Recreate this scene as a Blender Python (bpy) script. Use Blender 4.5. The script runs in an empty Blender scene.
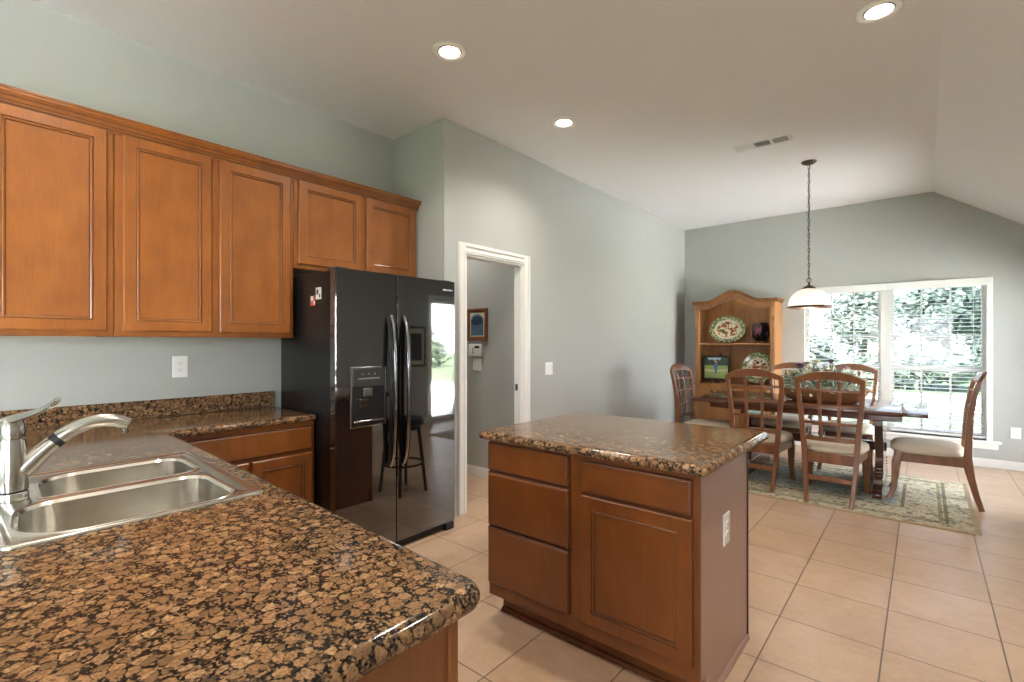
import bpy, bmesh, math, random
from mathutils import Vector, Matrix
random.seed(7)
D = bpy.data
SC = bpy.context.scene
COL = SC.collection
PI = math.pi

# ------------------------------------------------------------------ camera
cam_d = D.cameras.new('camera')
cam_d.sensor_width = 36.0
cam_d.lens = 490.16 / 1024 * 36.0
cam_d.shift_y = 1.6 / 1024
cam_d.clip_start = 0.02
cam = D.objects.new('camera', cam_d)
cam.location = (0, 0, 1.345)
cam.rotation_euler = (PI / 2, 0, math.radians(40.02))
COL.objects.link(cam)
SC.camera = cam

# ------------------------------------------------------------------ world, sun, exposure
SC.view_settings.view_transform = 'Standard'
SC.view_settings.look = 'None'
SC.view_settings.exposure = 1.25
SC.view_settings.gamma = 1.0
SC.view_settings.use_curve_mapping = False
SC.cycles.caustics_reflective = False
SC.cycles.caustics_refractive = False
w = D.worlds.new('sky')
SC.world = w
w.use_nodes = True
nt = w.node_tree
bg = nt.nodes['Background']
tc = nt.nodes.new('ShaderNodeTexCoord')
sx = nt.nodes.new('ShaderNodeSeparateXYZ')
rp = nt.nodes.new('ShaderNodeValToRGB')
rp.color_ramp.elements[0].position = 0.0
rp.color_ramp.elements[0].color = (0.95, 0.98, 1.0, 1)
rp.color_ramp.elements[1].position = 0.7
rp.color_ramp.elements[1].color = (0.66, 0.82, 1.0, 1)
nt.links.new(tc.outputs['Generated'], sx.inputs[0])
nt.links.new(sx.outputs['Z'], rp.inputs[0])
nt.links.new(rp.outputs[0], bg.inputs[0])
bg.inputs[1].default_value = 9.0
sun_d = D.lights.new('sun', 'SUN')
sun_d.energy = 105.0
sun_d.angle = 0.02
sun_d.color = (1, 0.96, 0.88)
sun = D.objects.new('sun', sun_d)
sun.rotation_euler = Vector((0.30, 0.58, -0.76)).to_track_quat('-Z', 'Y').to_euler()
COL.objects.link(sun)


def portal(name, loc, direction, sx_, sy_):
    l = D.lights.new(name, 'AREA')
    l.shape = 'RECTANGLE'
    l.size, l.size_y = sx_, sy_
    l.cycles.is_portal = True
    o = D.objects.new(name, l)
    o.location = loc
    o.rotation_euler = Vector(direction).to_track_quat('-Z', 'Y').to_euler()
    COL.objects.link(o)


portal('sky_portal', (-0.3, 7.60, 1.17), (0, -1, 0), 1.9, 1.9)
portal('sky_portal', (-.3, -4.17, 1.4), (0, 1, 0), 2.1, 1.8)
portal('sky_portal', (1.32, 6.35, 1.05), (-1, 0, 0), 1.8, 2.2)
portal('sky_portal', (1.32, -2.5, 1.2), (-1, 0, 0), 2.5, 2.3)


# ------------------------------------------------------------------ materials
def srgb(r, g, b):
    f = lambda c: (c / 255 / 12.92) if c / 255 <= 0.04045 else ((c / 255 + 0.055) / 1.055) ** 2.4
    return (f(r), f(g), f(b), 1)


class NT:
    def __init__(s, name):
        s.m = D.materials.new(name)
        s.m.use_nodes = True
        s.t = s.m.node_tree
        s.p = s.t.nodes['Principled BSDF']
        s.out = s.t.nodes['Material Output']

    def n(s, typ, **kw):
        nd = s.t.nodes.new(typ)
        for k, v in kw.items():
            setattr(nd, k, v)
        return nd

    def l(s, a, b):
        s.t.links.new(a, b)

    def coord(s, scale=(1, 1, 1), loc=(0, 0, 0), rot=(0, 0, 0)):
        tc = s.n('ShaderNodeTexCoord')
        mp = s.n('ShaderNodeMapping')
        mp.inputs['Scale'].default_value = scale
        mp.inputs['Location'].default_value = loc
        mp.inputs['Rotation'].default_value = rot
        s.l(tc.outputs['Object'], mp.inputs[0])
        return mp.outputs[0]

    def noise(s, vec, scale, detail=3, rough=0.5, dist=0.0):
        nd = s.n('ShaderNodeTexNoise')
        nd.inputs['Scale'].default_value = scale
        nd.inputs['Detail'].default_value = detail
        nd.inputs['Roughness'].default_value = rough
        nd.inputs['Distortion'].default_value = dist
        s.l(vec, nd.inputs['Vector'])
        return nd

    def vor(s, vec, scale, feature='F1', rnd=1.0):
        nd = s.n('ShaderNodeTexVoronoi', feature=feature)
        nd.inputs['Scale'].default_value = scale
        nd.inputs['Randomness'].default_value = rnd
        s.l(vec, nd.inputs['Vector'])
        return nd

    def ramp(s, fac, stops, interp='LINEAR'):
        nd = s.n('ShaderNodeValToRGB')
        cr = nd.color_ramp
        cr.interpolation = interp
        while len(cr.elements) < len(stops):
            cr.elements.new(0.5)
        for e, (p, c) in zip(cr.elements, stops):
            e.position = p
            e.color = c
        s.l(fac, nd.inputs[0])
        return nd.outputs[0]

    def mix(s, fac, a, b, mode='MIX'):
        nd = s.n('ShaderNodeMix', data_type='RGBA', blend_type=mode)
        for v, k in ((fac, 0), (a, 6), (b, 7)):
            if hasattr(v, 'is_linked'):
                s.l(v, nd.inputs[k])
            else:
                nd.inputs[k].default_value = v
        return nd.outputs[2]

    def math(s, op, a, b=None, c=None):
        nd = s.n('ShaderNodeMath', operation=op)
        for i, v in enumerate((a, b, c)):
            if v is None:
                continue
            if hasattr(v, 'is_linked'):
                s.l(v, nd.inputs[i])
            else:
                nd.inputs[i].default_value = v
        return nd.outputs[0]

    def bump(s, h, strength=0.2, dist=0.01):
        nd = s.n('ShaderNodeBump')
        nd.inputs['Strength'].default_value = strength
        nd.inputs['Distance'].default_value = dist
        s.l(h, nd.inputs['Height'])
        s.l(nd.outputs[0], s.p.inputs['Normal'])

    def base(s, v):
        if hasattr(v, 'is_linked'):
            s.l(v, s.p.inputs['Base Color'])
        else:
            s.p.inputs['Base Color'].default_value = v

    def set(s, rough=None, metal=None, coat=None, spec=None, coat_r=None):
        if rough is not None: s.p.inputs['Roughness'].default_value = rough
        if metal is not None: s.p.inputs['Metallic'].default_value = metal
        if coat is not None: s.p.inputs['Coat Weight'].default_value = coat
        if coat_r is not None: s.p.inputs['Coat Roughness'].default_value = coat_r
        if spec is not None: s.p.inputs['Specular IOR Level'].default_value = spec


def plain(name, col, rough=0.5, metal=0.0, bump=0.0, bscale=200, var=0.06, **kw):
    """a near-even colour with a little procedural unevenness"""
    t = NT(name)
    v = t.coord()
    n = t.noise(v, 9, 4)
    c2 = tuple(x * (1 - var) for x in col[:3]) + (1,)
    t.base(t.ramp(n.outputs[0], [(0.3, c2), (0.7, col)]))
    t.set(rough=rough, metal=metal, **kw)
    if bump:
        t.bump(t.noise(v, bscale, 2).outputs[0], bump, 0.002)
    return t.m


def wood(name, c1, c2, scale=(14, 14, 1.2), rough=0.35, coat=0.2, blotch=0.35, fine=(90, 90, 4), knots=None):
    t = NT(name)
    n1 = t.noise(t.coord(scale), 1.6, 4, 0.55, 0.6)
    n2 = t.noise(t.coord((3, 3, 2.2)), 2.2, 3)
    n3 = t.noise(t.coord(fine), 2.0, 2)
    f = t.math('MULTIPLY_ADD', n2.outputs[0], blotch, t.math('MULTIPLY', n1.outputs[0], 1 - blotch))
    c = t.ramp(f, [(0.32, c1), (0.68, c2)])
    dark = tuple(x * 0.72 for x in c1[:3]) + (1,)
    c = t.mix(t.math('MULTIPLY', t.ramp(n3.outputs[0], [(0.5, (0, 0, 0, 1)), (0.75, (1, 1, 1, 1))]), 0.35), c, dark)
    if knots:
        vo = t.vor(t.coord((4.5, 4.5, 2.4)), 1.0)
        c = t.mix(t.ramp(vo.outputs['Distance'], [(0.05, (1, 1, 1, 1)), (0.12, (0, 0, 0, 1))]), c, knots)
    t.base(c)
    t.set(rough=rough, coat=coat, coat_r=0.15)
    t.bump(n3.outputs[0], 0.05, 0.001)
    return t.m


def granite(name):
    t = NT(name)
    v = t.coord((1.0, 1.0, 1.0))
    wob = t.noise(v, 35, 3)
    vm = t.n('ShaderNodeVectorMath', operation='MULTIPLY_ADD')
    t.l(wob.outputs['Color'], vm.inputs[0])
    vm.inputs[1].default_value = (0.016, 0.016, 0.016)
    t.l(v, vm.inputs[2])
    vv = vm.outputs[0]
    big = t.vor(vv, 45, 'F1', 0.9)
    edge = t.vor(vv, 45, 'DISTANCE_TO_EDGE', 0.9)
    sep = t.n('ShaderNodeSeparateColor')
    t.l(big.outputs['Color'], sep.inputs[0])
    cells = t.ramp(sep.outputs[0], [(0.0, srgb(114, 86, 60)), (0.2, srgb(140, 104, 70)), (0.45, srgb(166, 126, 88)), (0.62, srgb(126, 96, 68)),
                                   (0.8, srgb(178, 142, 104)), (1.0, srgb(150, 110, 74))])
    sm = t.noise(v, 160, 4, 0.7)
    cells = t.mix(t.ramp(sm.outputs[0], [(0.42, (0, 0, 0, 1)), (0.66, (1, 1, 1, 1))]), cells, srgb(96, 72, 50))
    # each oval shrinks by its own amount, dark minerals fill the gaps
    r = t.math('MULTIPLY_ADD', sep.outputs[1], 0.17, 0.045)
    fuzz = t.noise(v, 120, 3, 0.6)
    e1 = t.math('MULTIPLY', t.math('SUBTRACT', edge.outputs['Distance'], t.math('MULTIPLY', r, 0.45)), 1.6)
    e2 = t.math('SUBTRACT', t.math('MULTIPLY_ADD', sep.outputs[2], 0.20, 0.40), big.outputs['Distance'])
    inside = t.math('ADD', t.math('SMOOTH_MIN', e1, e2, 0.06), t.math('MULTIPLY_ADD', fuzz.outputs[0], 0.36, -0.15))
    msk = t.ramp(t.math('MULTIPLY_ADD', inside, 5.0, 0.5), [(0.30, (0, 0, 0, 1)), (0.70, (1, 1, 1, 1))])
    gap = t.vor(v, 230)
    gs = t.n('ShaderNodeSeparateColor')
    t.l(gap.outputs['Color'], gs.inputs[0])
    gapc = t.ramp(gs.outputs[0], [(0.0, srgb(30, 26, 23)), (0.34, srgb(52, 42, 35)), (0.56, srgb(88, 68, 50)), (0.78, srgb(132, 102, 72)), (1.0, srgb(108, 94, 80))], 'CONSTANT')
    t.base(t.mix(msk, gapc, cells))
    t.set(rough=0.12, spec=0.3)
    return t.m


WALL = plain('wall_paint', srgb(176, 178, 174), 0.55, bump=0.08, bscale=300, var=0.015, spec=0.3)
CEIL = plain('ceiling_paint', srgb(238, 236, 236), 0.8, bump=0.06, bscale=260, var=0.012)
TRIM = plain('white_trim_paint', srgb(236, 234, 230), 0.3, var=0.01)
PLASTIC = plain('white_plastic', srgb(240, 240, 238), 0.25, var=0.01)
SLOT = plain('dark_slot', srgb(60, 58, 56), 0.5)
CAB = wood('honey_maple', srgb(122, 69, 27), srgb(148, 89, 38), (9, 9, 1.0), 0.34, 0.25, 0.6)
CABI = wood('honey_maple_shaded', srgb(102, 55, 21), srgb(128, 73, 30), (9, 9, 1.0), 0.34, 0.25, 0.6)  # same stain as the wall cabinets, darkened to carry the island's shade
GLAZE = plain('dark_glaze', srgb(70, 36, 18), 0.45)
PANEL = wood('island_side_pale_glare', srgb(150, 110, 96), srgb(166, 126, 110), (60, 60, 0.6), 0.45, 1.0, 0.2)  # base colour lightened to stand in for glare on the side panel
PANEL.node_tree.nodes['Principled BSDF'].inputs['Coat IOR'].default_value = 1.7
PANEL.node_tree.nodes['Principled BSDF'].inputs['Coat Roughness'].default_value = 0.38
EDGETRIM = plain('dark_brown_edge', srgb(58, 30, 20), 0.5)  # dark brown edge trim at the island's rear corner
GRANITE = granite('brown_granite')
BLACKGLOSS = plain('gloss_black_enamel', srgb(20, 20, 21), 0.05, var=0.02, coat=1.0, coat_r=0.02, spec=0.8)
BLACKGLOSS.node_tree.nodes['Principled BSDF'].inputs['Coat IOR'].default_value = 1.9
BLACKSATIN = plain('satin_black', srgb(17, 17, 18), 0.3, var=0.05)
BLACKMATT = plain('black_plastic', srgb(10, 10, 11), 0.5)
DARKGREY = plain('charcoal_panel', srgb(58, 57, 56), 0.25)
SILVER = plain('silver_mark', srgb(200, 200, 202), 0.3, 0.9)
DCHROME = plain('dark_chrome', srgb(160, 160, 162), 0.14, 1.0)
CHROME = plain('brushed_nickel', srgb(196, 192, 184), 0.19, 1.0, var=0.02)


def steel():
    t = NT('brushed_steel')
    n = t.noise(t.coord((300, 3, 300)), 1.0, 2)
    t.base(t.ramp(n.outputs[0], [(0.3, srgb(212, 206, 196)), (0.7, srgb(230, 225, 216))]))
    t.set(rough=0.22, metal=1.0)
    return t.m


STEEL = steel()


def tiles():
    t = NT('beige_floor_tile')
    v = t.coord((1, 1, 1), (-0.268 + 0.4055 * 20, -2.690 + 0.418 * 20, 0))
    b = t.n('ShaderNodeTexBrick', offset=0.0, squash=1.0)
    b.inputs['Scale'].default_value = 1.0
    b.inputs['Brick Width'].default_value = 0.4055
    b.inputs['Row Height'].default_value = 0.418
    b.inputs['Mortar Size'].default_value = 0.0035
    b.inputs['Mortar Smooth'].default_value = 0.4
    b.inputs['Color1'].default_value = srgb(194, 160, 130)
    b.inputs['Color2'].default_value = srgb(202, 170, 142)
    b.inputs['Mortar'].default_value = srgb(110, 92, 76)
    t.l(v, b.inputs['Vector'])
    c = t.coord()
    n1 = t.noise(c, 5, 5, 0.6, 0.8)
    n2 = t.noise(c, 26, 4, 0.65, 0.5)
    col = t.mix(t.ramp(n1.outputs[0], [(0.40, (0, 0, 0, 1)), (0.75, (0.55, 0.55, 0.55, 1))]), b.outputs['Color'], srgb(172, 134, 100))
    col = t.mix(t.ramp(n2.outputs[0], [(0.45, (0, 0, 0, 1)), (0.8, (0.4, 0.4, 0.4, 1))]), col, srgb(208, 188, 166))
    t.base(t.mix(b.outputs['Fac'], col, srgb(110, 92, 76)))
    rr = t.n('ShaderNodeMapRange')
    t.l(n2.outputs[0], rr.inputs[0])
    rr.inputs[3].default_value = 0.24
    rr.inputs[4].default_value = 0.40
    t.l(rr.outputs[0], t.p.inputs['Roughness'])
    h = t.math('SUBTRACT', t.math('MULTIPLY', n2.outputs[0], 0.30), t.math('MULTIPLY', b.outputs['Fac'], 0.8))
    t.bump(h, 0.4, 0.005)
    return t.m


TILE = tiles()
WALNUT = wood('walnut_chair_wood', srgb(98, 61, 36), srgb(138, 88, 53), (16, 16, 3), 0.36, 0.2, 0.4)
MAHOG = wood('dark_table_wood', srgb(64, 34, 22), srgb(98, 56, 36), (2, 16, 16), 0.2, 0.6, 0.4, fine=(4, 90, 90))
PINE = wood('knotty_pine', srgb(140, 92, 46), srgb(172, 120, 66), (16, 16, 1.2), 0.4, 0.15, 0.3, knots=srgb(96, 54, 26))
PINEBACK = wood('aged_pine_boards', srgb(142, 90, 46), srgb(176, 122, 66), (11, 11, 0.9), 0.45, 0.1, 0.3, knots=srgb(70, 36, 18))
PINECAP = wood('dark_pine', srgb(112, 70, 34), srgb(148, 100, 54), (16, 16, 1.2), 0.4, 0.15, 0.3)
PINEDARK = plain('pine_gap', srgb(72, 42, 22), 0.6)
LINEN = plain('linen_seat', srgb(206, 192, 172), 0.8, bump=0.3, bscale=900, var=0.05)
BRONZE = plain('oiled_bronze', srgb(78, 62, 50), 0.35, 0.7)
IRON = plain('black_iron', srgb(22, 20, 19), 0.5)


def rug_mat():
    t = NT('floral_rug')
    v = t.coord()
    s = t.n('ShaderNodeSeparateXYZ')
    t.l(v, s.inputs[0])
    ax = t.math('SUBTRACT', 1.165, t.math('ABSOLUTE', s.outputs[0]))
    ay = t.math('SUBTRACT', 0.83, t.math('ABSOLUTE', s.outputs[1]))
    d = t.math('MINIMUM', ax, ay)
    cream, olive, tan, slate = srgb(198, 186, 160), srgb(126, 118, 96), srgb(172, 148, 112), srgb(98, 108, 108)
    bands = t.ramp(d, [(0.0, cream), (0.035, cream), (0.13, olive), (0.155, cream), (0.165, srgb(150, 142, 108)), (0.19, cream), (0.40, olive),
                       (0.425, cream), (0.45, srgb(164, 172, 164))], 'CONSTANT')  # cooler inner field puts reflected daylight into the pile colour
    wv = t.noise(v, 7, 3)
    vm = t.n('ShaderNodeVectorMath', operation='MULTIPLY_ADD')
    t.l(wv.outputs['Color'], vm.inputs[0])
    vm.inputs[1].default_value = (0.09, 0.09, 0.0)
    t.l(v, vm.inputs[2])
    fl = t.vor(vm.outputs[0], 17)
    sp = t.n('ShaderNodeSeparateColor')
    t.l(fl.outputs['Color'], sp.inputs[0])
    fcol = t.ramp(sp.outputs[0], [(0, srgb(118, 110, 88)), (0.3, srgb(142, 98, 80)), (0.5, slate), (0.72, srgb(172, 160, 132)), (0.9, srgb(88, 82, 70))], 'CONSTANT')
    msk = t.ramp(fl.outputs['Distance'], [(0.26, (0.85, 0.85, 0.85, 1)), (0.42, (0, 0, 0, 1))])
    vines = t.ramp(t.noise(v, 20, 4, 0.6, 1.2).outputs[0], [(0.45, (0, 0, 0, 1)), (0.5, (0.8, 0.8, 0.8, 1)), (0.55, (0, 0, 0, 1))])
    c = t.mix(msk, bands, fcol)
    c = t.mix(vines, c, srgb(110, 102, 82))
    edge = t.ramp(ay, [(0.0, (1, 1, 1, 1)), (0.032, (1, 1, 1, 1)), (0.036, (0, 0, 0, 1))])
    t.base(t.mix(edge, c, tan))
    t.set(rough=0.95, spec=0.1)
    t.bump(t.noise(v, 500, 2).outputs[0], 0.5, 0.004)
    return t.m


def plate_mat(name, rim, seed):
    """cream dish: green leafy rim, floral centre; the face lies in local XZ, r measured after the oval is normalised"""
    t = NT(name)
    v = t.coord((1 / 1.0, 0, 1 / 1.0))
    ln = t.n('ShaderNodeVectorMath', operation='LENGTH')
    t.l(v, ln.inputs[0])
    r = ln.outputs['Value']
    vo = t.vor(t.coord((1, 0, 1), (seed, 0, 0)), 30)
    sp = t.n('ShaderNodeSeparateColor')
    t.l(vo.outputs['Color'], sp.inputs[0])
    fc = t.ramp(sp.outputs[0], [(0, srgb(150, 74, 44)), (0.25, srgb(92, 104, 58)), (0.5, srgb(176, 108, 66)), (0.7, srgb(226, 214, 184)), (0.85, srgb(96, 62, 46))], 'CONSTANT')
    cream = srgb(224, 214, 188)
    cen = t.mix(t.ramp(vo.outputs['Distance'], [(0.6, (1, 1, 1, 1)), (0.74, (0, 0, 0, 1))]), cream, fc)
    flo = t.ramp(r, [(rim * 0.56, (1, 1, 1, 1)), (rim * 0.64, (0, 0, 0, 1))])
    c = t.mix(flo, cream, cen)
    leaf = t.vor(t.coord((1, 0, 1), (seed + 3, 0, 0)), 55)
    lsp = t.n('ShaderNodeSeparateColor')
    t.l(leaf.outputs['Color'], lsp.inputs[0])
    rc = t.ramp(lsp.outputs[0], [(0, srgb(92, 110, 70)), (0.3, srgb(140, 152, 108)), (0.55, srgb(196, 194, 152)), (0.85, srgb(112, 124, 84))], 'CONSTANT')
    rm = t.ramp(r, [(rim * 0.70, (0, 0, 0, 1)), (rim * 0.74, (1, 1, 1, 1))])
    t.base(t.mix(rm, c, rc))
    t.set(rough=0.15)
    return t.m


def glass_mat(name, tint=(1, 1, 1, 1), refl=0.08):
    t = NT(name)
    tr = t.n('ShaderNodeBsdfTransparent')
    tr.inputs[0].default_value = tint
    gl = t.n('ShaderNodeBsdfGlossy')
    gl.inputs['Roughness'].default_value = 0.02
    mx = t.n('ShaderNodeMixShader')
    fr = t.n('ShaderNodeFresnel')
    fr.inputs[0].default_value = 1.45
    t.l(fr.outputs[0], mx.inputs[0])
    t.l(tr.outputs[0], mx.inputs[1])
    t.l(gl.outputs[0], mx.inputs[2])
    t.l(mx.outputs[0], t.out.inputs[0])
    return t.m


def emit_mat(name, col, strength):
    t = NT(name)
    t.p.inputs['Emission Color'].default_value = col
    t.p.inputs['Emission Strength'].default_value = strength
    t.base(col)
    return t.m


def shade_mat():
    t = NT('alabaster_glass')
    n = t.noise(t.coord((1, 1, 1)), 14, 3)
    col = t.ramp(n.outputs[0], [(0.3, srgb(226, 214, 204)), (0.7, srgb(248, 244, 240))])
    tl = t.n('ShaderNodeBsdfTranslucent')
    df = t.n('ShaderNodeBsdfPrincipled')
    df.inputs['Roughness'].default_value = 0.12
    t.l(col, tl.inputs[0])
    t.l(col, df.inputs['Base Color'])
    mx = t.n('ShaderNodeMixShader')
    mx.inputs[0].default_value = 0.7
    t.l(tl.outputs[0], mx.inputs[1])
    t.l(df.outputs[0], mx.inputs[2])
    tr = t.n('ShaderNodeBsdfTransparent')
    m2 = t.n('ShaderNodeMixShader')
    m2.inputs[0].default_value = 0.18
    t.l(mx.outputs[0], m2.inputs[1])
    t.l(tr.outputs[0], m2.inputs[2])
    t.l(m2.outputs[0], t.out.inputs[0])
    return t.m


def slat_mat():
    t = NT('white_blind_slat')
    tl = t.n('ShaderNodeBsdfTranslucent')
    tl.inputs[0].default_value = srgb(240, 242, 244)
    t.base(srgb(240, 241, 242))
    t.set(rough=0.4)
    mx = t.n('ShaderNodeMixShader')
    mx.inputs[0].default_value = 0.15
    t.l(t.p.outputs[0], mx.inputs[1])
    t.l(tl.outputs[0], mx.inputs[2])
    t.l(mx.outputs[0], t.out.inputs[0])
    return t.m


def foliage_mat(name, c1, c2):
    t = NT(name)
    n = t.noise(t.coord(), 3, 4)
    col = t.ramp(n.outputs[0], [(0.3, c1), (0.7, c2)])
    t.base(col)
    t.set(rough=0.6)
    return t.m


GLASS = glass_mat('window_glass')
SCREEN = glass_mat('dimmed_window_glass', (.41, .43, .455, 1))  # tint added to dim daylight and the outdoor view at the far window
SLAT = slat_mat()
SHADE = shade_mat()
LEAFD = foliage_mat('dark_leaves', srgb(62, 76, 66), srgb(86, 100, 86))
LEAFP = foliage_mat('pale_leaves', srgb(92, 104, 90), srgb(116, 126, 108))
GRASS = foliage_mat('lawn_grass', srgb(66, 80, 52), srgb(86, 100, 68))
CONC = plain('bounce_concrete', srgb(222, 219, 212), 0.9, bump=0.2, bscale=60)  # kept pale so the slab outside the door bounces light indoors
DRIVE = plain('grey_concrete', srgb(128, 127, 124), 0.9, bump=0.2, bscale=60)
BARK = plain('bark', srgb(98, 80, 64), 0.9)


# ------------------------------------------------------------------ mesh helpers
class MB:
    def __init__(s):
        s.bm = bmesh.new()
        s.mats = []

    def mi(s, m):
        if m not in s.mats:
            s.mats.append(m)
        return s.mats.index(m)

    def face(s, vs, m):
        try:
            f = s.bm.faces.new(vs)
            f.material_index = s.mi(m)
            return f
        except ValueError:
            return None

    def box(s, x0, x1, y0, y1, z0, z1, m, bev=0.0, seg=1):
        co = [(x0, y0, z0), (x1, y0, z0), (x1, y1, z0), (x0, y1, z0), (x0, y0, z1), (x1, y0, z1), (x1, y1, z1), (x0, y1, z1)]
        v = [s.bm.verts.new(c) for c in co]
        fs = [s.face([v[i] for i in q], m) for q in ((0, 3, 2, 1), (4, 5, 6, 7), (0, 1, 5, 4), (1, 2, 6, 5), (2, 3, 7, 6), (3, 0, 4, 7))]
        if bev:
            es = list({e for f in fs for e in f.edges})
            r = bmesh.ops.bevel(s.bm, geom=es, offset=bev, segments=seg, affect='EDGES', profile=0.5, clamp_overlap=True)
            k = s.mi(m)
            for f in r['faces']:
                f.material_index = k
        return s

    def loops(s, loops, m, cap0=True, cap1=True, closed=True, mats=None):
        """skin a list of vertex-coordinate loops"""
        vl = [[s.bm.verts.new(c) for c in lp] for lp in loops]
        n = len(vl[0])
        for k in range(len(vl) - 1):
            mm = mats[k] if mats else m
            for i in range(n if closed else n - 1):
                j = (i + 1) % n
                s.face([vl[k][i], vl[k][j], vl[k + 1][j], vl[k + 1][i]], mm)
        if cap0:
            s.face(list(reversed(vl[0])), mats[0] if mats else m)
        if cap1:
            s.face(vl[-1], (mats[-1] if mats else m))
        return vl

    def ring_panel(s, O, U, V, W, w_, h_, prof, m):
        O, U, V, W = Vector(O), Vector(U), Vector(V), Vector(W)
        lps, ms = [], []
        for k, (ins, out, mm) in enumerate(prof):
            lps.append([O + U * a + V * b + W * out for a, b in ((ins, ins), (w_ - ins, ins), (w_ - ins, h_ - ins), (ins, h_ - ins))])
            if k:
                ms.append(mm)
        vl = [[s.bm.verts.new(c) for c in lp] for lp in lps]
        for k in range(len(vl) - 1):
            for i in range(4):
                j = (i + 1) % 4
                s.face([vl[k][i], vl[k][j], vl[k + 1][j], vl[k + 1][i]], ms[k])
        s.face(list(reversed(vl[0])), m)
        s.face(vl[-1], m)
        return s

    def tube(s, pts, rad, m, n=10, caps=True, closed=False):
        pts = [Vector(p) for p in pts]
        if not hasattr(rad, '__len__'):
            rad = [rad] * len(pts)
        lps = []
        ref = None
        N = len(pts)
        for i, p in enumerate(pts):
            if closed:
                t = pts[(i + 1) % N] - pts[i - 1]
            else:
                t = pts[min(i + 1, N - 1)] - pts[max(i - 1, 0)]
            t.normalize()
            if ref is None:
                ref = Vector((0, 0, 1)) if abs(t.z) < 0.9 else Vector((1, 0, 0))
            a = (ref - t * ref.dot(t)).normalized()
            b = t.cross(a)
            ref = a
            lps.append([p + (a * math.cos(2 * PI * k / n) + b * math.sin(2 * PI * k / n)) * rad[i] for k in range(n)])
        if closed:
            lps.append(lps[0])
        s.loops(lps, m, caps and not closed, caps and not closed)
        return s

    def bar(s, pts, wd, axis, m):
        """rectangular section swept along pts; wd = (along axis, across) or list of them"""
        pts = [Vector(p) for p in pts]
        axis = Vector(axis).normalized()
        if not isinstance(wd[0], (tuple, list)):
            wd = [wd] * len(pts)
        lps = []
        for i, p in enumerate(pts):
            t = (pts[min(i + 1, len(pts) - 1)] - pts[max(i - 1, 0)]).normalized()
            a = (axis - t * axis.dot(t)).normalized()
            b = t.cross(a)
            x, y = wd[i][0] / 2, wd[i][1] / 2
            e = min(x, y) * 0.25
            lps.append([p + a * u + b * v for u, v in ((x, y - e), (x - e, y), (-x + e, y), (-x, y - e), (-x, -y + e), (-x + e, -y), (x - e, -y), (x, -y + e))])
        s.loops(lps, m)
        return s

    def lathe(s, prof, m, c=(0, 0, 0), n=32, axis='Z', mats=None, cap0=False, cap1=False):
        c = Vector(c)
        lps = []
        for r, z in prof:
            r = max(r, 1e-4)
            lp = []
            for k in range(n):
                a = 2 * PI * k / n
                x, y = r * math.cos(a), r * math.sin(a)
                if axis == 'Z': q = (x, y, z)
                elif axis == 'Y': q = (x, z, -y)
                else: q = (z, x, y)
                lp.append(c + Vector(q))
            lps.append(lp)
        s.loops(lps, m, cap0, cap1, mats=mats)
        return s

    def prism(s, poly, depth, m, T):
        """poly: 2-D outline; T maps (a, b, d) to a point"""
        s.loops([[T(a, b, 0) for a, b in poly], [T(a, b, depth) for a, b in poly]], m)
        return s

    def build(s, name, parent=None, smooth=35, loc=None):
        """loc: world point that becomes the mesh origin (or the parent's location)"""
        bmesh.ops.recalc_face_normals(s.bm, faces=s.bm.faces[:])
        if loc is None and parent is not None:
            loc = Vector((0, 0, 0))
            q = parent
            while q is not None:
                loc = loc + q.location
                q = q.parent
            o_loc = Vector((0, 0, 0))
        else:
            loc = Vector(loc or (0, 0, 0))
            o_loc = loc
        for v in s.bm.verts:
            v.co -= loc
        me = D.meshes.new(name)
        s.bm.to_mesh(me)
        s.bm.free()
        for m in s.mats:
            me.materials.append(m)
        if smooth:
            for p in me.polygons:
                p.use_smooth = True
            me.set_sharp_from_angle(angle=math.radians(smooth))
        o = D.objects.new(name, me)
        o.location = o_loc
        COL.objects.link(o)
        if parent is not None:
            o.parent = parent
        return o


def tag(o, label, cat, group=None, kind=None):
    o['label'] = label
    o['category'] = cat
    if group:
        o['group'] = group
    if kind:
        o['kind'] = kind
    return o


def thing(name, label, cat, loc=(0, 0, 0), group=None):
    o = D.objects.new(name, None)
    o.empty_display_size = 0.05
    o.location = loc
    COL.objects.link(o)
    return tag(o, label, cat, group)


def dup(root, loc, rotz, label):
    r = root.copy()
    COL.objects.link(r)
    r.location = loc
    r.rotation_euler = (0, 0, rotz)
    r['label'] = label
    for ch in list(root.children):
        c = ch.copy()
        COL.objects.link(c)
        c.parent = r
        for g in list(ch.children):
            d = g.copy()
            COL.objects.link(d)
            d.parent = c
    return r


def struct(name, mb, label=None, cat=None, parent=None, smooth=35):
    o = mb.build(name, parent, smooth)
    if parent is None:
        o['kind'] = 'structure'
        if label:
            o['label'] = label
            o['category'] = cat
    return o


# ------------------------------------------------------------------ the room shell
XW, XD, YN, YF, XR, YB, ZC = -3.40, -2.77, 2.505, 7.36, 1.15, -4.0, 3.040
XC, ZR = 0.08, 3.05      # where the flat ceiling breaks into the slope

struct('floor', MB().box(-5.2, XR + .15, YB - .15, YF + .15, -0.12, 0, TILE), 'beige ceramic tile floor of the kitchen and dining room', 'floor')

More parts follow.
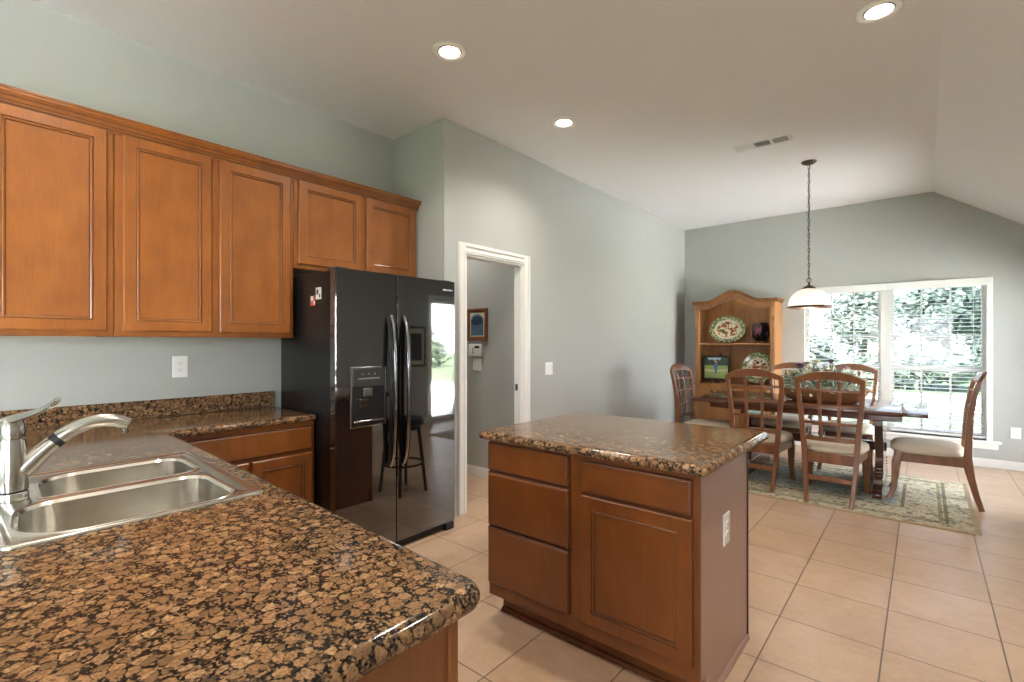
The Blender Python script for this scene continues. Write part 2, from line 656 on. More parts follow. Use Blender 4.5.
BOUNCE_CARPET = plain('bounce_carpet', srgb(216, 217, 218), 0.95, bump=0.4, bscale=400)
struct('floor_bounce_carpet', MB().box(XW, XR, YB, -1.35, 0.0002, .012, BOUNCE_CARPET), 'unseen pale carpet added behind the camera to bounce light', 'floor')  # added out of view to bounce neutral light onto the ceiling
m = MB()
prof = [(XW - .2, ZC), (XW, ZC), (XC, ZC + .024), (1.02, 2.43), (XR + .15, 2.43), (XR + .15, 3.3), (XW - .2, 3.3)]
m.prism(prof, YF - YB + .3, CEIL, lambda a, b, d: (a, YB - .15 + d, b))
struct('ceiling', m, 'white ceiling, flat and then sloping down over the dining room', 'ceiling', smooth=0)

struct('wall_left', MB().box(XW - .12, XW, YB - .15, YN, 0, ZC, WALL), 'grey green wall behind the wall cabinets', 'wall')
struct('wall_return', MB().box(-5.2, XD - .09, YN, YN + .12, 0, ZC, WALL).box(XD - .09, XD, YN, YN + .12, 0, ZC, WALL),
       'short return wall beside the refrigerator', 'wall')
DY0, DY1, DZ = 2.728, 3.455, 2.045
m = MB()
m.box(XD - .09, XD, YN + .12, DY0, 0, ZC, WALL)
m.box(XD - .09, XD, DY1, YF, 0, ZC, WALL)
m.box(XD - .09, XD, DY0, DY1, DZ, ZC, WALL)
struct('wall_doorway', m, 'pale wall with the cased doorway', 'wall')
# hall beyond the doorway
m = MB()
m.box(-5.2, XD - .093, 3.58, 3.70, 0, 2.9, WALL)
m.box(-5.2, -5.08, 2.625, 3.58, 0, 2.9, WALL)
struct('wall_hall', m, 'grey hall wall seen through the doorway', 'wall')
struct('ceiling_hall', MB().box(-5.2, XD - .09, YN + .12, 3.70, 2.9, 2.95, CEIL), 'ceiling of the hall', 'ceiling')

WX0, WX1, WZ0, WZ1 = -1.195, 0.572, 0.285, 2.055
m = MB()
m.box(XD - .09, WX0, YF, YF + .16, 0, 3.2, WALL)
m.box(WX1, XR + .15, YF, YF + .16, 0, 3.2, WALL)
m.box(WX0, WX1, YF, YF + .16, 0, WZ0, WALL)
m.box(WX0, WX1, YF, YF + .16, WZ1, 3.2, WALL)
struct('wall_window', m, 'grey green far wall with the window', 'wall')

PY0, PY1, PZ = 5.47, 7.23, 2.08
KY0, KY1, KZ0, KZ1 = -3.7, -1.3, 0.12, 2.3
m = MB()
m.box(XR, XR + .15, YB - .15, KY0, 0, 2.43, WALL)
m.box(XR, XR + .15, KY0, KY1, 0, KZ0, WALL)
m.box(XR, XR + .15, KY0, KY1, KZ1, 2.43, WALL)
m.box(XR, XR + .15, KY1, PY0, 0, 2.43, WALL)
m.box(XR, XR + .15, PY0, PY1, PZ, 2.43, WALL)
m.box(XR, XR + .15, PY1, YF, 0, 2.43, WALL)
struct('wall_right', m, 'grey green right wall with the patio door', 'wall')
BX0, BX1, BZ0, BZ1 = -1.3, 0.7, 0.55, 2.25
m = MB()
m.box(XW - .12, BX0, YB - .15, YB, 0, ZC, WALL)
m.box(BX1, XR, YB - .15, YB, 0, ZC, WALL)
m.box(BX0, BX1, YB - .15, YB, 0, BZ0, WALL)
m.box(BX0, BX1, YB - .15, YB, BZ1, ZC, WALL)
struct('wall_back', m, 'wall behind the camera', 'wall')


def basebd(name, segs, label):
    m = MB()
    for x0, x1, y0, y1 in segs:
        m.box(x0, x1, y0, y1, 0, .078, TRIM)
        dx, dy = (.004, 0) if (x1 - x0) < (y1 - y0) else (0, .004)
        m.box(x0 + dx, x1 - dx, y0 + dy, y1 - dy, .078, .092, TRIM)
    return struct(name, m, label, 'baseboard')


basebd('baseboard_window', [(XD, XR, YF - .014, YF)], 'white baseboard under the window')
basebd('baseboard_doorway', [(XD, XD + .014, DY1 + .092, YF - .014)], 'white baseboard along the pale doorway wall')
basebd('baseboard_hall', [(-5.08, XD - .093, 3.566, 3.58)], 'white baseboard inside the hall')
basebd('baseboard_right', [(XR - .014, XR, YB, PY0 - .07), (XR - .014, XR, PY1 + .07, YF - .014)], 'white baseboard on the right wall')

# door casing and jamb
m = MB()
cw = .086


def casing_leg(m, y0, y1, z0, z1, horiz=False):
    m.box(XD, XD + .012, y0, y1, z0, z1, TRIM)
    if horiz:
        m.box(XD + .012, XD + .021, y0, y1, z1 - .03, z1 - .004, TRIM, .003)
        m.box(XD + .012, XD + .017, y0, y1, z0 + .012, z0 + .03, TRIM, .002)
    return m


casing_leg(m, DY0 - cw, DY0 - .004, 0, DZ + cw)
m.box(XD + .012, XD + .021, DY0 - cw + .004, DY0 - cw + .03, 0, DZ + cw - .004, TRIM, .003)
m.box(XD + .012, XD + .017, DY0 - .03, DY0 - .014, 0, DZ + .014, TRIM, .002)
casing_leg(m, DY1 + .004, DY1 + cw, 0, DZ + cw)
m.box(XD + .012, XD + .021, DY1 + cw - .03, DY1 + cw - .004, 0, DZ + cw - .004, TRIM, .003)
m.box(XD + .012, XD + .017, DY1 + .014, DY1 + .03, 0, DZ + .014, TRIM, .002)
casing_leg(m, DY0 - .004, DY1 + .004, DZ + .004, DZ + cw, True)
struct('trim_1', m, 'white door casing around the doorway', 'trim', smooth=0)
m = MB()
m.box(XD - .093, XD + .002, DY0 - .001, DY0 + .014, 0, DZ, TRIM)
m.box(XD - .093, XD + .002, DY1 - .014, DY1 + .001, 0, DZ, TRIM)
m.box(XD - .093, XD + .002, DY0 + .014, DY1 - .014, DZ - .014, DZ + .001, TRIM)
m.box(XD - .040, XD - .010, DY0 + .014, DY0 + .024, 0, DZ - .014, TRIM)
m.box(XD - .040, XD - .010, DY1 - .024, DY1 - .014, 0, DZ - .014, TRIM)
struct('trim_2', m, 'white jamb lining the doorway', 'trim', smooth=0)
tag(MB().box(XD - .080, XD - .048, DY1 - .0165, DY1 - .0142, .91, .97, CHROME).box(XD - .072, XD - .056, DY1 - .0172, DY1 - .0165, .925, .955, SLOT)
    .build('strike_plate', loc=(XD - .085, DY1 - .015, .94)), 'small metal strike plate on the white doorway jamb', 'strike plate')


# ------------------------------------------------------------------ windows and blinds
def window(name, x0, x1, label):
    m = MB()
    y0, y1 = YF + .09, YF + .15
    fr = .035
    m.box(x0, x0 + fr, y0, y1, WZ0, WZ1, TRIM)
    m.box(x1 - fr, x1, y0, y1, WZ0, WZ1, TRIM)
    m.box(x0 + fr, x1 - fr, y0, y1, WZ0, WZ0 + .06, TRIM)
    m.box(x0 + fr, x1 - fr, y0, y1, WZ1 - .05, WZ1, TRIM)
    zm = 1.045
    m.box(x0 + fr, x1 - fr, y0 - .005, y1, zm - .028, zm + .028, TRIM)
    ws = (x1 - x0 - 2 * fr)
    for k in (1, 2):
        xx = x0 + fr + ws * k / 3
        m.box(xx - .009, xx + .009, y0 + .022, y0 + .038, WZ0 + .06, zm - .028, TRIM)
        m.box(xx - .009, xx + .009, y0 + .022, y0 + .038, zm + .028, WZ1 - .05, TRIM)
    for z in (1.42,):
        m.box(x0 + fr, x1 - fr, y0 + .024, y0 + .036, z - .009, z + .009, TRIM)
    o = struct(name, m, label, 'window', smooth=0)
    MB().box(x0 + fr, x1 - fr, y0 + .029, y0 + .031, WZ0 + .06, WZ1 - .05, SCREEN).build('window_glass', o, 0)
    return o


XM0, XM1 = -.392, -.308
window('window_1', WX0 + .004, XM0, 'left half of the white window')
window('window_2', XM1, WX1 - .05, 'right half of the white window')
m = MB()
m.box(XM0, XM1, YF + .06, YF + .155, WZ0, WZ1, TRIM)
m.box(WX1 - .05, WX1 - .0005, YF - .001, YF + .155, WZ0, WZ1 - .0005, TRIM)
m.box(WX0 + .0005, WX0 + .004, YF - .001, YF + .155, WZ0, WZ1 - .0005, TRIM)
struct('trim_3', m, 'white mullion and side jambs of the far window', 'trim', smooth=0)
m = MB()
m.box(WX0 - .06, WX1 + .065, YF - .045, YF + .09, WZ0 - .025, WZ0, TRIM, .006, 2)
m.box(WX0 - .035, WX1 + .04, YF - .018, YF, WZ0 - .09, WZ0 - .025, TRIM, .003)
struct('trim_4', m, 'white window stool and apron under the blinds', 'window sill')


def blind(x0, x1, label, tilt, short):
    t = thing('window_blind', label, 'blind', ((x0 + x1) / 2, YF + .035, WZ0), 'white slatted blinds')
    zt = WZ1 - .078
    MB().box(x0, x1, YF + .012, YF + .06, zt, WZ1 - .004, TRIM).build('headrail', t, 0)
    MB().box(x0 if x0 < -.5 else -.3495, WX1 - .004 if x0 > -.5 else -.3505, YF - .018, YF - .004, zt - .012, WZ1 - .002, PLASTIC, .004).build('valance', t, 0)
    m = MB()
    n = 38
    zb = WZ0 + .03
    for i in range(n):
        z = zb + .03 + (zt - zb - .045) * i / (n - 1)
        c, s_ = math.cos(tilt) * .024, math.sin(tilt) * .024
        yc = YF + .036
        th = .0013
        a = [(yc - c, z - s_), (yc, z + .003), (yc + c, z + s_)]
        m.loops([[(x, a[0][0], a[0][1] - th), (x, a[1][0], a[1][1] - th), (x, a[2][0], a[2][1] - th), (x, a[2][0], a[2][1] + th), (x, a[1][0], a[1][1] + th), (x, a[0][0], a[0][1] + th)]
                 for x in (x0 + .004, x1 - .004)], SLAT)
    m.build('slats', t)
    MB().box(x0 + .003, x1 - .003, YF + .012, YF + .058, zb - .012, zb + .010, TRIM, .003).build('bottom_rail', t, 0)
    for k in (.12, .5, .88):
        xx = x0 + (x1 - x0) * k
        m = MB()
        m.tube([(xx, YF + .0105, zb + .01), (xx, YF + .0105, zt)], .0012, PLASTIC, 5)
        m.tube([(xx, YF + .0615, zb + .01), (xx, YF + .0615, zt)], .0012, PLASTIC, 5)
        m.build('ladder_cord', t)
    if short:
        m = MB()
        m.tube([(x1 - .06, YF + .003, zt - .01), (x1 - .06, YF + .002, zt - .06)], .002, PLASTIC, 6)
        m.tube([(x1 - .06, YF + .002, zt - .06), (x1 - .06, YF + .002, zt - .1)], [.003, .005], SLOT, 8)
        m.build('pull_tassel', t)
    return t


blind(WX0 + .007, -.397, 'white slatted blind over the left half of the window, behind the pendant lamp', .16, False)
blind(-.303, WX1 - .054, 'white slatted blind over the right half of the window, behind the side-on chair', .05, True)

# patio door (seen in the refrigerator door) and an unseen window added for light
m = MB()
for y0, y1 in ((PY0, PY0 + .05), (PY1 - .05, PY1), ((PY0 + PY1) / 2 - .04, (PY0 + PY1) / 2 + .04)):
    m.box(XR + .04, XR + .12, y0, y1, 0, PZ, TRIM)
m.box(XR + .04, XR + .12, PY0, PY1, PZ - .06, PZ, TRIM)
m.box(XR + .04, XR + .12, PY0, PY1, 0, .08, TRIM)
o = struct('door_1', m, 'white framed patio door on the right wall', 'door', smooth=0)
MB().box(XR + .078, XR + .082, PY0 + .05, PY1 - .05, .08, PZ - .06, GLASS).build('glass', o, 0)
m = MB()
m.box(XR - .015, XR, PY0 - .07, PY0, 0, PZ + .07, TRIM)
m.box(XR - .015, XR, PY1, PY1 + .07, 0, PZ + .07, TRIM)
m.box(XR - .015, XR, PY0, PY1, PZ, PZ + .07, TRIM)
struct('trim_5', m, 'white casing around the patio door', 'trim', smooth=0)
m = MB()
for y0, y1 in ((KY0, KY0 + .05), (KY1 - .05, KY1), ((KY0 + KY1) / 2 - .03, (KY0 + KY1) / 2 + .03)):
    m.box(XR + .04, XR + .12, y0, y1, KZ0, KZ1, TRIM)
m.box(XR + .04, XR + .12, KY0, KY1, KZ1 - .05, KZ1, TRIM)
m.box(XR + .04, XR + .12, KY0, KY1, KZ0, KZ0 + .05, TRIM)
o = struct('added_window_3', m, 'unseen white framed window added behind the camera to light the room', 'window', smooth=0)  # opening added out of view to let in more daylight
MB().box(XR + .078, XR + .082, KY0 + .05, KY1 - .05, KZ0 + .05, KZ1 - .05, GLASS).build('glass', o, 0)

m = MB()
for x0, x1 in ((BX0, BX0 + .05), (BX1 - .05, BX1), ((BX0 + BX1) / 2 - .03, (BX0 + BX1) / 2 + .03)):
    m.box(x0, x1, YB - .12, YB - .04, BZ0, BZ1, TRIM)
m.box(BX0, BX1, YB - .12, YB - .04, BZ1 - .05, BZ1, TRIM)
m.box(BX0, BX1, YB - .12, YB - .04, BZ0, BZ0 + .05, TRIM)
o = struct('added_window_4', m, 'unseen white framed window added in the back wall to light the room', 'window', smooth=0)  # added out of view so sun strikes the floor and bounces upward
MB().box(BX0 + .05, BX1 - .05, YB - .082, YB - .078, BZ0 + .05, BZ1 - .05, GLASS).build('glass', o, 0)

# ------------------------------------------------------------------ outdoors
struct('lawn', MB().box(-40, 45, YF + .16, 70, -.30, -.18, GRASS).box(XR + .15, 45, -30, YF + .16, -.30, -.18, GRASS).box(-30, XR + .15, -30, YB - .15, -.30, -.18, GRASS), 'green lawn outside the window', 'lawn')
struct('driveway', MB().box(-14, 10, 14.5, 19.0, -.18, -.165, DRIVE), 'pale concrete drive across the lawn', 'driveway')
struct('patio', MB().box(XR + .15, 14.0, -9.0, 12.0, -.18, -.10, CONC), 'unseen pale concrete patio added outside the door to bounce light in', 'patio')  # patio slab added to throw sunlight up through the door


def tree(name, x, y, h, rx, rz, mat, n, label, trunk=True, leaf=.16, z0=None):
    t = thing(name, label, 'tree' if trunk else 'shrub', (x, y, -.18), 'trees and shrubs outside the window')
    zc = h - rz if z0 is None else z0
    rnd = random.Random(int(x * 31 + y * 17))
    vs, fs = [], []
    for i in range(n):
        u = Vector((rnd.gauss(0, 1), rnd.gauss(0, 1), rnd.gauss(0, 1))).normalized()
        k = (0.55 + 0.45 * rnd.random()) * (1 + .18 * math.sin(5 * u.x + 3 * u.z) + .12 * math.sin(9 * u.y + 7 * u.z))
        p = Vector((u.x * rx * k, u.y * rx * k, zc + u.z * rz * k))
        a = Vector((rnd.gauss(0, 1), rnd.gauss(0, 1), rnd.gauss(0, 1))).normalized()
        b = a.cross(u + Vector((.01, .02, .03))).normalized()
        s_ = leaf * (0.6 + 0.8 * rnd.random())
        q = len(vs)
        vs += [p - a * s_, p + b * s_ * .5, p + a * s_, p - b * s_ * .5]
        fs.append((q, q + 1, q + 2, q + 3))
    me = D.meshes.new('crown')
    me.from_pydata([tuple(v) for v in vs], [], fs)
    me.materials.append(mat)
    c = D.objects.new('crown', me)
    c['kind'] = 'stuff'
    COL.objects.link(c)
    c.parent = t
    if trunk:
        MB().tube([(x, y, -.18), (x + .05, y, zc * .5), (x, y + .03, zc)], [.16, .12, .08], BARK, 10).build('trunk', t)
    return t


tree('tree', 0.7, 27, 4.3, 1.5, 1.5, LEAFD, 2600, 'dark green tree seen through the right blind', z0=3.0)
tree('tree', -2.3, 30, 5.0, 1.5, 1.9, LEAFP, 2200, 'pale tree seen through the blinds beside the window mullion', z0=3.0)
tree('tree', 3.2, 34, 5.5, 1.8, 2.4, LEAFD, 2600, 'dark tree at the far right edge of the window view', z0=2.6)
tree('shrub', 0.0, 21.3, 1.6, 1.5, .75, LEAFP, 1800, 'round green shrub under the tree in the right blind', False, z0=.8)
tree('shrub', 2.4, 23.5, 2.0, 1.1, 1.0, LEAFD, 1800, 'taller green shrub at the right edge of the window', False, z0=1.0)
tree('shrub', -4.2, 24, 2.2, 1.8, 1.1, LEAFP, 1800, 'pale green shrub behind the left blind', False, z0=1.0)
tree('tree', 22.0, 30.0, 4.6, 2.2, 2.0, LEAFD, 2400, 'green tree outside the patio door, mirrored in the refrigerator', z0=2.6)
tree('shrub', 19.0, 20.0, 2.4, 1.6, 1.3, LEAFP, 1800, 'green shrub outside the patio door, mirrored in the refrigerator', False, z0=1.1)

# ------------------------------------------------------------------ ceiling fittings
WARM = srgb(255, 226, 196)
LENS = emit_mat('lamp_lens', WARM, 9.0)


ceil_rise = lambda x: .024 * (x - XW) / (XC - XW)


def downlight(x, y, label, power=7, ZC=ZC):
    t = thing('recessed_light', label, 'ceiling light', (x, y, ZC), 'recessed ceiling lights')
    MB().lathe([(.100, ZC - .0005), (.100, ZC - .006), (.094, ZC - .010), (.074, ZC - .008), (.070, ZC - .004), (.070, ZC - .0005)], PLASTIC, (x, y, 0), 40).build('trim_ring', t)
    MB().lathe([(.070, ZC - .003), (.066, ZC - .007), (.060, ZC - .0075)], CHROME, (x, y, 0), 40).build('baffle', t)
    MB().lathe([(.0602, ZC - .0075), (.05, ZC - .011), (.03, ZC - .0135), (.0001, ZC - .0145)], LENS, (x, y, 0), 40).build('lamp_lens', t)
    l = D.lights.new('downlight_lamp', 'SPOT')
    l.energy = power * 4
    l.spot_size = math.radians(150)
    l.spot_blend = 1.0
    l.shadow_soft_size = .06
    l.color = (1, .945, .88)
    o = D.objects.new('downlight_lamp', l)
    o.location = (0, 0, -.09)
    COL.objects.link(o)
    o.parent = t
    if x > -2.7:
        t.location.z += ceil_rise(x)
    return t


downlight(-2.122, 1.960, 'recessed ceiling light nearest the wall cabinets and refrigerator')
downlight(-2.128, 3.160, 'smallest recessed ceiling light, above the doorway wall')
downlight(-.176, 3.160, 'recessed ceiling light at the top edge, nearest the ceiling slope')
downlight(-.175, 1.95, 'recessed ceiling light above the camera side of the island')
downlight(-2.1, .4, 'unseen recessed ceiling light added above the sink peninsula')  # lamp added out of view to help light the kitchen
downlight(-.175, .4, 'unseen recessed ceiling light added above the camera')  # another unseen lamp added for room light

downlight(-3.7, 3.1, 'unseen recessed ceiling light added to brighten the hall', 5, 2.9)  # lamp added out of view to lift the dim hall

t = thing('air_vent', 'white ceiling air vent with three louvre banks near the pendant lamp', 'vent', (-1.06, 4.60, ZC))
m = MB()
vx0, vx1, vy0, vy1 = -1.28, -.84, 4.52, 4.68
m.box(vx0, vx1, vy0, vy0 + .022, ZC - .008, ZC - .0005, PLASTIC, .002)
m.box(vx0, vx1, vy1 - .022, vy1, ZC - .008, ZC - .0005, PLASTIC, .002)
for a in (vx0, vx0 + .14, vx0 + .281, vx1 - .022):
    m.box(a, a + .022, vy0 + .022, vy1 - .022, ZC - .008, ZC - .0005, PLASTIC)
m.build('frame', t)
MB().box(vx0 + .01, vx1 - .01, vy0 + .01, vy1 - .01, ZC - .002, ZC - .0004, SLOT).build('duct', t)
for k, (a, ang) in enumerate(((vx0 + .022, .75), (vx0 + .162, -.2), (vx0 + .303, -.75))):
    m = MB()
    wbk = .118
    for j in range(9):
        xx = a + wbk * (j + .5) / 9
        dx, dz = math.sin(ang) * .0055, math.cos(ang) * .0036
        m.loops([[(xx - dx, y, ZC - .0055 - dz), (xx + dx, y, ZC - .0055 + dz), (xx + dx + .0015, y, ZC - .0055 + dz), (xx - dx + .0015, y, ZC - .0055 - dz)] for y in (vy0 + .023, vy1 - .023)], PLASTIC)
    m.build('louvre_bank', t)
t.location.z += ceil_rise(-1.06)

# ------------------------------------------------------------------ cabinets
def door_prof(mat, t=.02):
    return [(0, 0, mat), (0, t - .005, mat), (.005, t, mat), (.052, t, mat), (.0545, t - .004, GLAZE), (.059, t - .001, mat), (.065, t - .003, mat), (.068, t - .008, GLAZE), (.073, t - .0085, mat)]


def drawer_prof(mat, t=.02):
    return [(0, 0, mat), (0, t - .008, mat), (.004, t - .004, GLAZE), (.012, t, mat)]


def pdoor(parent, O, U, W, w_, h_, mat, name='door', prof=None):
    m = MB()
    m.ring_panel(O, U, (0, 0, 1), W, w_, h_, prof or door_prof(mat), mat)
    return m.build(name, parent, 14)


XU = -3.09      # face-frame plane of the wall cabinets


def upper(y0, y1, z0, z1, doors, label, name='upper_cabinet'):
    t = thing(name, label, 'cabinet', ((XW + XU) / 2, (y0 + y1) / 2, z0), 'wall cabinets')
    m = MB()
    m.box(XW + .001, XU - .02, y0 + .001, y1 - .001, z0 + .018, z1, CAB)
    m.box(XU - .02, XU, y0 + .001, y1 - .001, z0, z1, CAB, .002)
    m.box(XW + .001, XU - .02, y0 + .001, y0 + .016, z0, z0 + .018, CAB)
    m.box(XW + .001, XU - .02, y1 - .016, y1 - .001, z0, z0 + .018, CAB)
    m.build('body', t, 30)
    for a, b, c, d in doors:
        pdoor(t, (XU, a, c), (0, 1, 0), (1, 0, 0), b - a, d - c, CAB)
    return t


upper(.115, .595, 1.375, 2.43, [(.150, .566, 1.402, 2.392)], 'tall maple wall cabinet at the left edge, nearest the camera')
upper(.596, 1.503, 1.375, 2.43, [(.630, 1.030, 1.402, 2.392), (1.070, 1.478, 1.402, 2.392)], 'tall two-door maple wall cabinet above the outlet')
upper(1.504, 2.495, 1.825, 2.43, [(1.532, 1.994, 1.852, 2.392), (2.032, 2.474, 1.852, 2.392)], 'short two-door maple wall cabinet above the black refrigerator')
m = MB()
pr = [(0, .0), (.008, .0), (.012, .010), (.016, .012), (.019, .022), (.034, .040), (.050, .052), (.050, .060), (.056, .064), (.056, .072), (0, .072)]
m.prism(pr, 2.503 - .09, CAB, lambda a, b, d: (XU + a, .09 + d, 2.384 + b + .003))
m.box(XU, XU + .0165, .0905, 2.5025, 2.3945, 2.398, GLAZE)
m.box(XU, XU + .0225, .0905, 2.5025, 2.407, 2.4105, GLAZE)
m.box(XU, XU + .0365, .0905, 2.5025, 2.4245, 2.4275, GLAZE)
m.box(XW + .001, XU, .09, 2.503, 2.4305, 2.440, CAB)
tag(m.build('crown_molding', loc=(XU, 1.3, 2.395), smooth=25), 'stepped maple crown moulding along the top of the wall cabinets', 'molding')


def base_cab_front(t, face, items, mat):
    for kind, a, b, c, d in items:
        O, U, W = face(a)
        if kind == 'door':
            pdoor(t, (O[0], O[1], c), U, W, b - a, d - c, mat)
        else:
            pdoor(t, (O[0], O[1], c), U, W, b - a, d - c, mat, 'drawer_front', drawer_prof(mat))


# run beneath the wall cabinets
XB = -2.845
t = thing('base_cabinet', 'maple base cabinet with a wide drawer between the peninsula and the refrigerator', 'cabinet', (-3.1, 1.15, 0), 'base cabinets')
m = MB()
m.box(XW + .001, XB - .02, .70, 1.512, .10, .874, CAB)
m.box(XB - .02, XB, .70, 1.512, .10, .874, CAB, .002)
m.box(XW + .001, XB - .075, .70, 1.512, 0, .10, CAB)
m.build('body', t, 30)
base_cab_front(t, lambda a: ((XB, a), (0, 1, 0), (1, 0, 0)), [('drawer', .80, 1.494, .705, .846), ('door', .80, 1.128, .135, .685), ('door', 1.146, 1.494, .135, .685)], CAB)

# peninsula run
t = thing('base_cabinet', 'maple peninsula cabinet under the sink worktop, its end panel facing the island', 'cabinet', (-1.75, .3, 0), 'base cabinets')
YPF = .615
m = MB()
m.box(-2.80, -.662, -.06, YPF - .02, .10, .60, CAB)
m.box(-1.40, -.662, -.06, YPF - .014, .60, .874, CAB)
m.box(-2.80, -2.26, -.06, YPF - .014, .60, .874, CAB)
m.box(-2.80, -.662, YPF - .014, YPF, .10, .874, CAB, .002)
m.box(-2.80, -.662, -.06, YPF - .075, 0, .10, CAB)
m.build('body', t, 30)
MB().box(-.662, -.648, -.08, YPF - .022, 0, .874, CAB).build('end_panel', t, 30)
MB().box(-.662, -.642, YPF - .022, YPF + .001, .10, .874, CAB, .003).build('end_stile', t, 30)
base_cab_front(t, lambda a: ((-a, YPF), (-1, 0, 0), (0, 1, 0)), [('drawer', 1.47, 2.36, .705, .846), ('door', 1.47, 1.905, .135, .685), ('door', 1.925, 2.36, .135, .685),
                                                              ('drawer', .70, 1.40, .705, .846), ('door', .70, 1.04, .135, .685), ('door', 1.06, 1.40, .135, .685)], CAB)


# ------------------------------------------------------------------ worktops
def rounded(poly, radii, seg=8):
    out = []
    n = len(poly)
    for i in range(n):
        p = Vector(poly[i] + (0,) if len(poly[i]) == 2 else poly[i]).to_2d()
        a = Vector(poly[i - 1]).to_2d()
        b = Vector(poly[(i + 1) % n]).to_2d()
        r = radii[i]
        if r <= 0:
            out.append((p.x, p.y))
            continue
        u, v = (a - p).normalized(), (b - p).normalized()
        ang = u.angle(v)
        d = r / math.tan(ang / 2)
        c = p + (u + v).normalized() * (r / math.sin(ang / 2))
        s0, s1 = p + u * d - c, p + v * d - c
        a0, a1 = math.atan2(s0.y, s0.x), math.atan2(s1.y, s1.x)
        da = (a1 - a0 + PI) % (2 * PI) - PI
        for k in range(seg + 1):
            q = a0 + da * k / seg
            out.append((c.x + r * math.cos(q), c.y + r * math.sin(q)))
    return out


def offset(poly, d):
    """move a counter-clockwise outline inwards by d"""
    n = len(poly)
    out = []
    for i in range(n):
        p0, p, p1 = Vector(poly[i - 1]), Vector(poly[i]), Vector(poly[(i + 1) % n])
        e0, e1 = (p - p0).normalized(), (p1 - p).normalized()
        n0, n1 = Vector((-e0.y, e0.x)), Vector((-e1.y, e1.x))
        b = (n0 + n1)
        b = b / max(b.dot(n0), .2) if b.length > 1e-6 else n0
        out.append((p.x + b.x * d, p.y + b.y * d))
    return out


def slab(m, poly, z0, z1, mat, hole=None, r=.016):
    """worktop with a full bullnose; optional cut-out"""
    hgt = z1 - z0
    prof = [(.012, 0), (.004, .004), (.0, hgt * .38), (.0, hgt * .55), (.0035, hgt * .74), (.009, hgt * .90), (.018, hgt * .985), (.028, hgt)]
    lps = [[(x, y, z0 + z) for x, y in offset(poly, ins)] for ins, z in prof]
    vl = m.loops(lps, mat, cap0=False, cap1=False)
    k = m.mi(mat)
    for ring, z in ((vl[-1], z1), (vl[0], z0)):
        es = []
        for i in range(len(ring)):
            a, b = ring[i], ring[(i + 1) % len(ring)]
            es.append(m.bm.edges.get((a, b)) or m.bm.edges.new((a, b)))
        if hole:
            hv = [m.bm.verts.new((x, y, z)) for x, y in hole]
            for i in range(len(hv)):
                es.append(m.bm.edges.new((hv[i], hv[(i + 1) % len(hv)])))
            if z == z1:
                top = hv
            else:
                for i in range(len(hv)):
                    j = (i + 1) % len(hv)
                    m.face([top[i], top[j], hv[j], hv[i]], mat)
        r_ = bmesh.ops.triangle_fill(m.bm, use_beauty=True, use_dissolve=False, edges=es)
        for g in r_['geom']:
            if isinstance(g, bmesh.types.BMFace):
                g.material_index = k


ZT = .914
L_poly = [(XW + .001, -.12), (-.594, -.12), (-.594, .648), (-2.803, .752), (-2.803, 1.514), (XW + .001, 1.514)]
L_out = rounded(L_poly, [0, .03, .05, .02, .02, 0], 8)
SX0, SX1, SY0, SY1 = -2.205, -1.452, .092, .628
hole = rounded([(SX0 + .03, SY0 + .03), (SX1 - .03, SY0 + .03), (SX1 - .03, SY1 - .03), (SX0 + .03, SY1 - .03)], [.04] * 4, 4)
m = MB()
slab(m, L_out, .876, ZT, GRANITE, hole)
t = m.build('countertop', loc=(-2.0, .3, .876), smooth=50)
tag(t, 'L-shaped brown speckled granite worktop with the steel sink set in it', 'countertop')
tag(MB().box(XW + .001, XW + .021, -.12, 1.514, ZT + .0005, 1.016, GRANITE, .003).build('backsplash', loc=(XW, .7, ZT)),
    'low brown granite upstand along the wall behind the worktop', 'backsplash')

# ------------------------------------------------------------------ sink and faucet
t = thing('kitchen_sink', 'double bowl stainless steel sink set in the granite worktop', 'sink', ((SX0 + SX1) / 2, (SY0 + SY1) / 2, ZT))
B1 = [(-2.142, .215), (-1.852, .195), (-1.852, .598), (-2.142, .604)]
B2 = [(-1.812, .145), (-1.472, .108), (-1.472, .572), (-1.812, .580)]
b1 = rounded(B1, [.12, .03, .075, .075], 8)
b2 = rounded(B2, [.10, .13, .08, .07], 8)
rim = rounded([(SX0, SY0), (SX1, SY0), (SX1, SY1), (SX0, SY1 + .028)], [.022] * 4, 5)
m = MB()
lps = [[(x, y, z) for x, y in offset(rim, i)] for i, z in ((0, ZT + .0006), (.001, ZT + .005), (.006, ZT + .0075), (.014, ZT + .006), (.02, ZT + .004))]
vl = m.loops(lps, STEEL, False, False)
es = []


def ring_edges(bm, ring):
    r = []
    for i in range(len(ring)):
        a, b = ring[i], ring[(i + 1) % len(ring)]
        r.append(bm.edges.get((a, b)) or bm.edges.new((a, b)))
    return r


